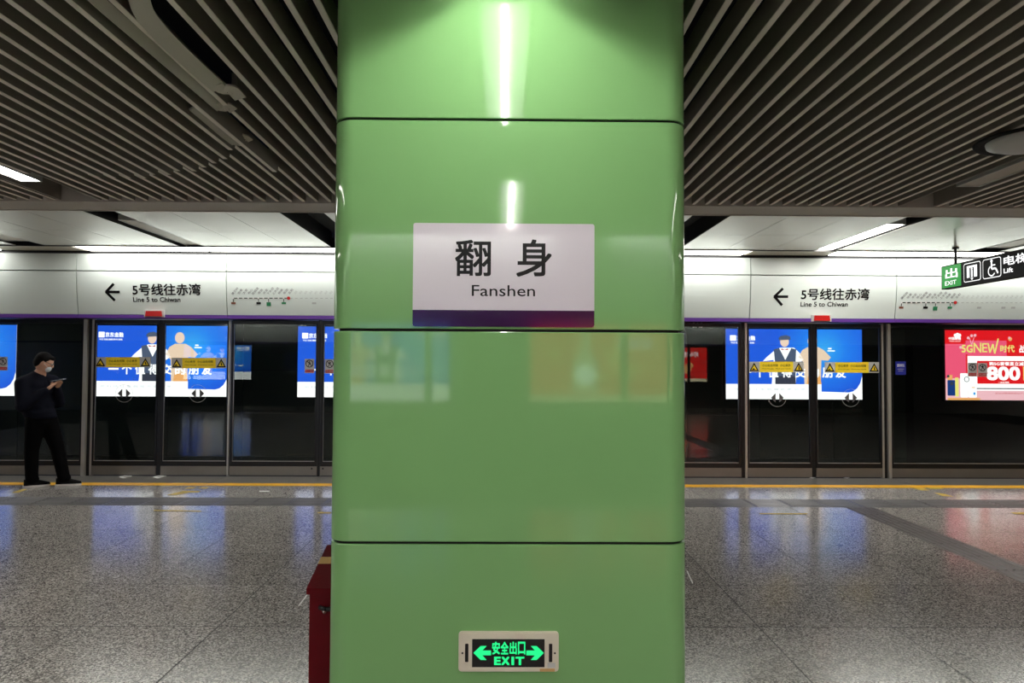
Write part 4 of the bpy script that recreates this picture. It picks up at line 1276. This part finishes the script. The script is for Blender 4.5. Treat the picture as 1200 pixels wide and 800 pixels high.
def fused(parts, name, mat, voxel, parent=None, org=None, **props):
    b = MB()
    for vs, fs in parts: b.add(vs, fs, mat, True)
    me = bpy.data.meshes.new('t'); me.from_pydata([tuple(v) for v in b.v], [], b.f)
    ob = bpy.data.objects.new('t', me); COL.objects.link(ob)
    rm = ob.modifiers.new('r', 'REMESH'); rm.mode = 'VOXEL'; rm.voxel_size = voxel; rm.use_smooth_shade = True
    sm = ob.modifiers.new('s', 'SMOOTH'); sm.factor = .5; sm.iterations = 6
    bpy.context.view_layer.update()
    m2 = bpy.data.meshes.new_from_object(ob.evaluated_get(bpy.context.evaluated_depsgraph_get()))
    out = MB(); out.add([v.co.copy() for v in m2.vertices], [tuple(p.vertices) for p in m2.polygons], mat, True)
    bpy.data.objects.remove(ob); bpy.data.meshes.remove(m2)
    return out.build(name, parent, org=org, **props)
def ellipsoid(c, r, rot=None, n=20, m_=14):
    b = MB(); b.ball(c, r, 'skin', n, m_, rot); return b.v, b.f
# facing direction (to the right and away from the camera), head bowed
fdir = Vector((.88, .47, 0)).normalized(); ldir = Vector((-fdir.y, fdir.x, 0))   # ldir = his left (away)
hip = pp(48, 490); chest = pp(43, 457); neck0 = pp(43, 441); neck = pp(46.5, 435); headc = pp(52, 424.5)
hipL, hipR = pp(51, 492, .08), pp(46, 492, -.07)
kneeR, ankR = pp(42, 526, -.08), pp(42, 559, -.08)
kneeL, ankL = pp(63, 525, .07), pp(73, 556, .03)
ankR.z = .10; ankL.z = .10
shR, shL = pp(37, 449, -.16), pp(50, 448, .18)
elR, wrR = pp(43, 474, -.27), pp(62, 456, -.12)
elL, wrL = pp(58, 472, .18), pp(64.5, 454, .04)
haR = pp(66.6, 450, -.06); haL = pp(68, 450.8, .01)
toeR = ankR + Vector((.10, .06, -.07)); toeL = ankL + Vector((.12, .03, -.07))
feet = Vector(((ankR.x + ankL.x) / 2, (ankR.y + ankL.y) / 2, 0))
B = [(hip, .12), (chest, .12), (neck0, .065), (neck, .055), (headc - Vector((0, 0, .04)), .06),
     (shR, .052), (elR, .042), (wrR, .028), (shL, .052), (elL, .042), (wrL, .028),
     (hipR, .08), (kneeR, .052), (ankR, .036), (toeR, .022), (hipL, .08), (kneeL, .052), (ankL, .036), (toeL, .022)]
E = [(0,1),(1,2),(2,3),(3,4),(2,5),(5,6),(6,7),(2,8),(8,9),(9,10),(0,11),(11,12),(12,13),(13,14),(0,15),(15,16),(16,17),(17,18)]
parts = [skin_mesh(B, E, 'b')]
tilt = Matrix.Rotation(math.radians(24), 3, ldir)
rz_ = Matrix.Rotation(math.atan2(fdir.y, fdir.x), 3, 'Z')
hr = tilt @ rz_
parts.append(ellipsoid(headc, (.098, .078, .118), hr))
parts.append(ellipsoid(headc + hr @ Vector((.03, 0, -.055)), (.062, .055, .065), hr))
parts.append(ellipsoid(headc + hr @ Vector((.10, 0, -.015)), (.018, .013, .026), hr, 10, 8))
for s_ in (-1, 1): parts.append(ellipsoid(headc + hr @ Vector((-.005, .079 * s_, -.012)), (.02, .01, .032), hr, 10, 8))
# hands: palm, four curled fingers and a thumb around the phone
phc = pp(68.8, 446.6, -.02)
pdir = Vector((.95, .18, .16)).normalized()
def hand(wr, palm, side):
    vs, fs = skin_mesh([(wr, .026), (palm, (.038, .017)), (palm + (palm - wr).normalized() * .04, (.036, .014))], [(0, 1), (1, 2)], 'h')
    out = [(vs, fs)]
    base = palm + (palm - wr).normalized() * .04
    for k, L in enumerate((.062, .07, .066, .052)):
        o = base + pdir * ((k - 1.5) * .018)
        p1 = o + (Vector((.35, -side * .35, .30))).normalized() * L * .45
        p2 = p1 + (Vector((.15, -side * .8, .05))).normalized() * L * .33
        p3 = p2 + (Vector((-.1, -side * .7, -.25))).normalized() * L * .22
        out.append(skin_mesh([(o - Vector((0, 0, .015)), .010), (p1, .009), (p2, .008), (p3, .0065)], [(0,1),(1,2),(2,3)], 'f'))
    o = palm - pdir * .022
    out.append(skin_mesh([(o, .012), (o + Vector((0, 0, .018)) - pdir * .016, .0105), (o + Vector((.016, 0, .036)), .0085)], [(0,1),(1,2)], 'f'))
    return out
parts += hand(wrR, haR, -1) + hand(wrL, haL, 1)
person = fused(parts, 'person', 'skin', .0065, org=feet, **T('person in navy jacket and black trousers standing left, looking down at a phone, white mask', 'person'))
def rotz(a): return Matrix.Rotation(a, 3, 'Z')
jr = rotz(math.atan2(fdir.y, fdir.x))     # local x = forward, y = sideways
def capsule(p, q, ra, rb, n=7):
    out = []
    for i in range(n):
        t_ = i / (n - 1); rr_ = ra + (rb - ra) * t_
        out.append(ellipsoid(Vector(p).lerp(Vector(q), t_), (rr_, rr_, rr_), None, 14, 10))
    return out
jp = []
for (cx_, cy_, fw_, sd_, hh_) in ((41, 452, .145, .205, .12), (39, 458, .175, .225, .13), (40, 466, .19, .225, .14), (43, 475, .19, .215, .14),
                                  (46, 483, .185, .20, .09), (48, 487.5, .175, .185, .055)):
    jp.append(ellipsoid(pp(cx_, cy_), (fw_, sd_, hh_), jr))
jp.append(ellipsoid(pp(43.5, 445), (.105, .13, .075), jr)); jp.append(ellipsoid(pp(44.5, 439.5), (.085, .088, .06), jr @ Matrix.Rotation(.35, 3, 'Y')))
for a_, b_, c_ in ((shR, elR, wrR), (shL, elL, wrL)):
    jp += capsule(pp(43.5, 441.5), a_, .075, .095); jp += capsule(a_, b_, .095, .076); jp += capsule(b_, Vector(b_).lerp(c_, .92), .076, .048)
fused(jp, 'jacket', 'jacket', .014, parent=person)
tp = [ellipsoid(pp(47.5, 493), (.155, .17, .13), jr)]
for h_, k_, a_, e_ in ((hipR, kneeR, ankR, -.08), (hipL, kneeL, ankL, .03)):
    tp += capsule(h_, k_, .118, .085, 9); tp += capsule(k_, a_ + Vector((0, 0, .01)), .085, .072, 9)
    tp.append(ellipsoid(a_ + Vector((.01, 0, .0)), (.078, .074, .05)))
fused(tp, 'trousers', 'trousers', .014, parent=person)
def shoe(ank, dirv):
    d = Vector(dirv).normalized(); s_ = Vector((-d.y, d.x, 0)); heel = Vector((ank.x, ank.y, 0)) - d * .09
    outl = [(0, .028), (.02, .04), (.10, .038), (.17, .046), (.23, .046), (.27, .034), (.288, .012)]
    ring = [(u, v) for u, v in outl] + [(u, -v) for u, v in outl[::-1]]
    b = MB()
    low = [heel + d * u + s_ * v + Vector((0, 0, .001)) for u, v in ring]; hi = [q + Vector((0, 0, .027)) for q in low]
    n = len(ring); b.add(low + hi, [tuple(range(n)), tuple(range(n, 2 * n))] + [(i, (i + 1) % n, n + (i + 1) % n, n + i) for i in range(n)], 'rubber')
    so = b
    u_ = MB(); lv = []
    for zf, sc_, fr in ((.027, .96, 1.0), (.05, .93, .97), (.075, .80, .70), (.10, .72, .42)):
        for u, v in ring: lv.append(heel + d * (.01 + min(u, .288) * fr * .97) + s_ * v * sc_ + Vector((0, 0, zf - (.0 if zf < .06 else 0) )))
    fs = [(k * n + i, k * n + (i + 1) % n, (k + 1) * n + (i + 1) % n, (k + 1) * n + i) for k in range(3) for i in range(n)] + [tuple(range(3 * n, 4 * n))]
    u_.add(lv, fs, 'shoe', True)
    o = u_.build('shoe', person); so.build('rubber_sole', o)
shoe(ankR, (.80, .6, 0)); shoe(ankL, (.95, .30, 0))
# hair, mask, glasses, eyes
hp_ = [ellipsoid(headc + hr @ Vector((-.022, 0, .034)), (.098, .086, .096), hr), ellipsoid(headc + hr @ Vector((-.055, 0, -.005)), (.065, .082, .085), hr),
       ellipsoid(headc + hr @ Vector((.048, 0, .078)), (.044, .060, .034), hr)]
fused(hp_, 'hair', 'hair', .009, parent=person)
b = MB(); b.ball(headc + hr @ Vector((.062, 0, -.056)), (.046, .056, .048), 'mask', 18, 12, hr)
for s_ in (-1, 1): b.tube(headc + hr @ Vector((.06, .056 * s_, -.04)), headc + hr @ Vector((0, .085 * s_, -.005)), .0025, 'mask', 6)
b.build('face_mask', person)
for s_ in (-1, 1):
    b = MB(); q = headc + hr @ Vector((.098, .034 * s_, .012))
    b.tube(q - hr @ Vector((.004, 0, 0)), q, .021, 'black', 14)
    b.tube(headc + hr @ Vector((.094, .054 * s_, .014)), headc + hr @ Vector((0, .084 * s_, .012)), .003, 'black', 6)
    b.build('spectacle_lens', person)
for s_ in (-1, 1): MB().ball(headc + hr @ Vector((.082, .034 * s_, .01)), .012, 'rubber', 10, 8).build('eye', person)
# phone in his hands
ph = MB(); a3 = pdir; w3 = Vector((-.2, .9, .1)).normalized(); w3 = (w3 - a3 * w3.dot(a3)).normalized(); n3 = a3.cross(w3)
vs = [phc + Vector((.004, 0, .016)) + a3 * (.078 * i) + w3 * (.037 * j) + n3 * (.0045 * k) for i in (-1, 1) for j in (-1, 1) for k in (-1, 1)]
ph.add(vs, [(0,1,3,2),(4,6,7,5),(0,4,5,1),(2,3,7,6),(0,2,6,4),(1,5,7,3)], 'phone')
ph.build('phone', org=phc, **T('slim silver phone held up by the standing person in the navy jacket', 'phone'))
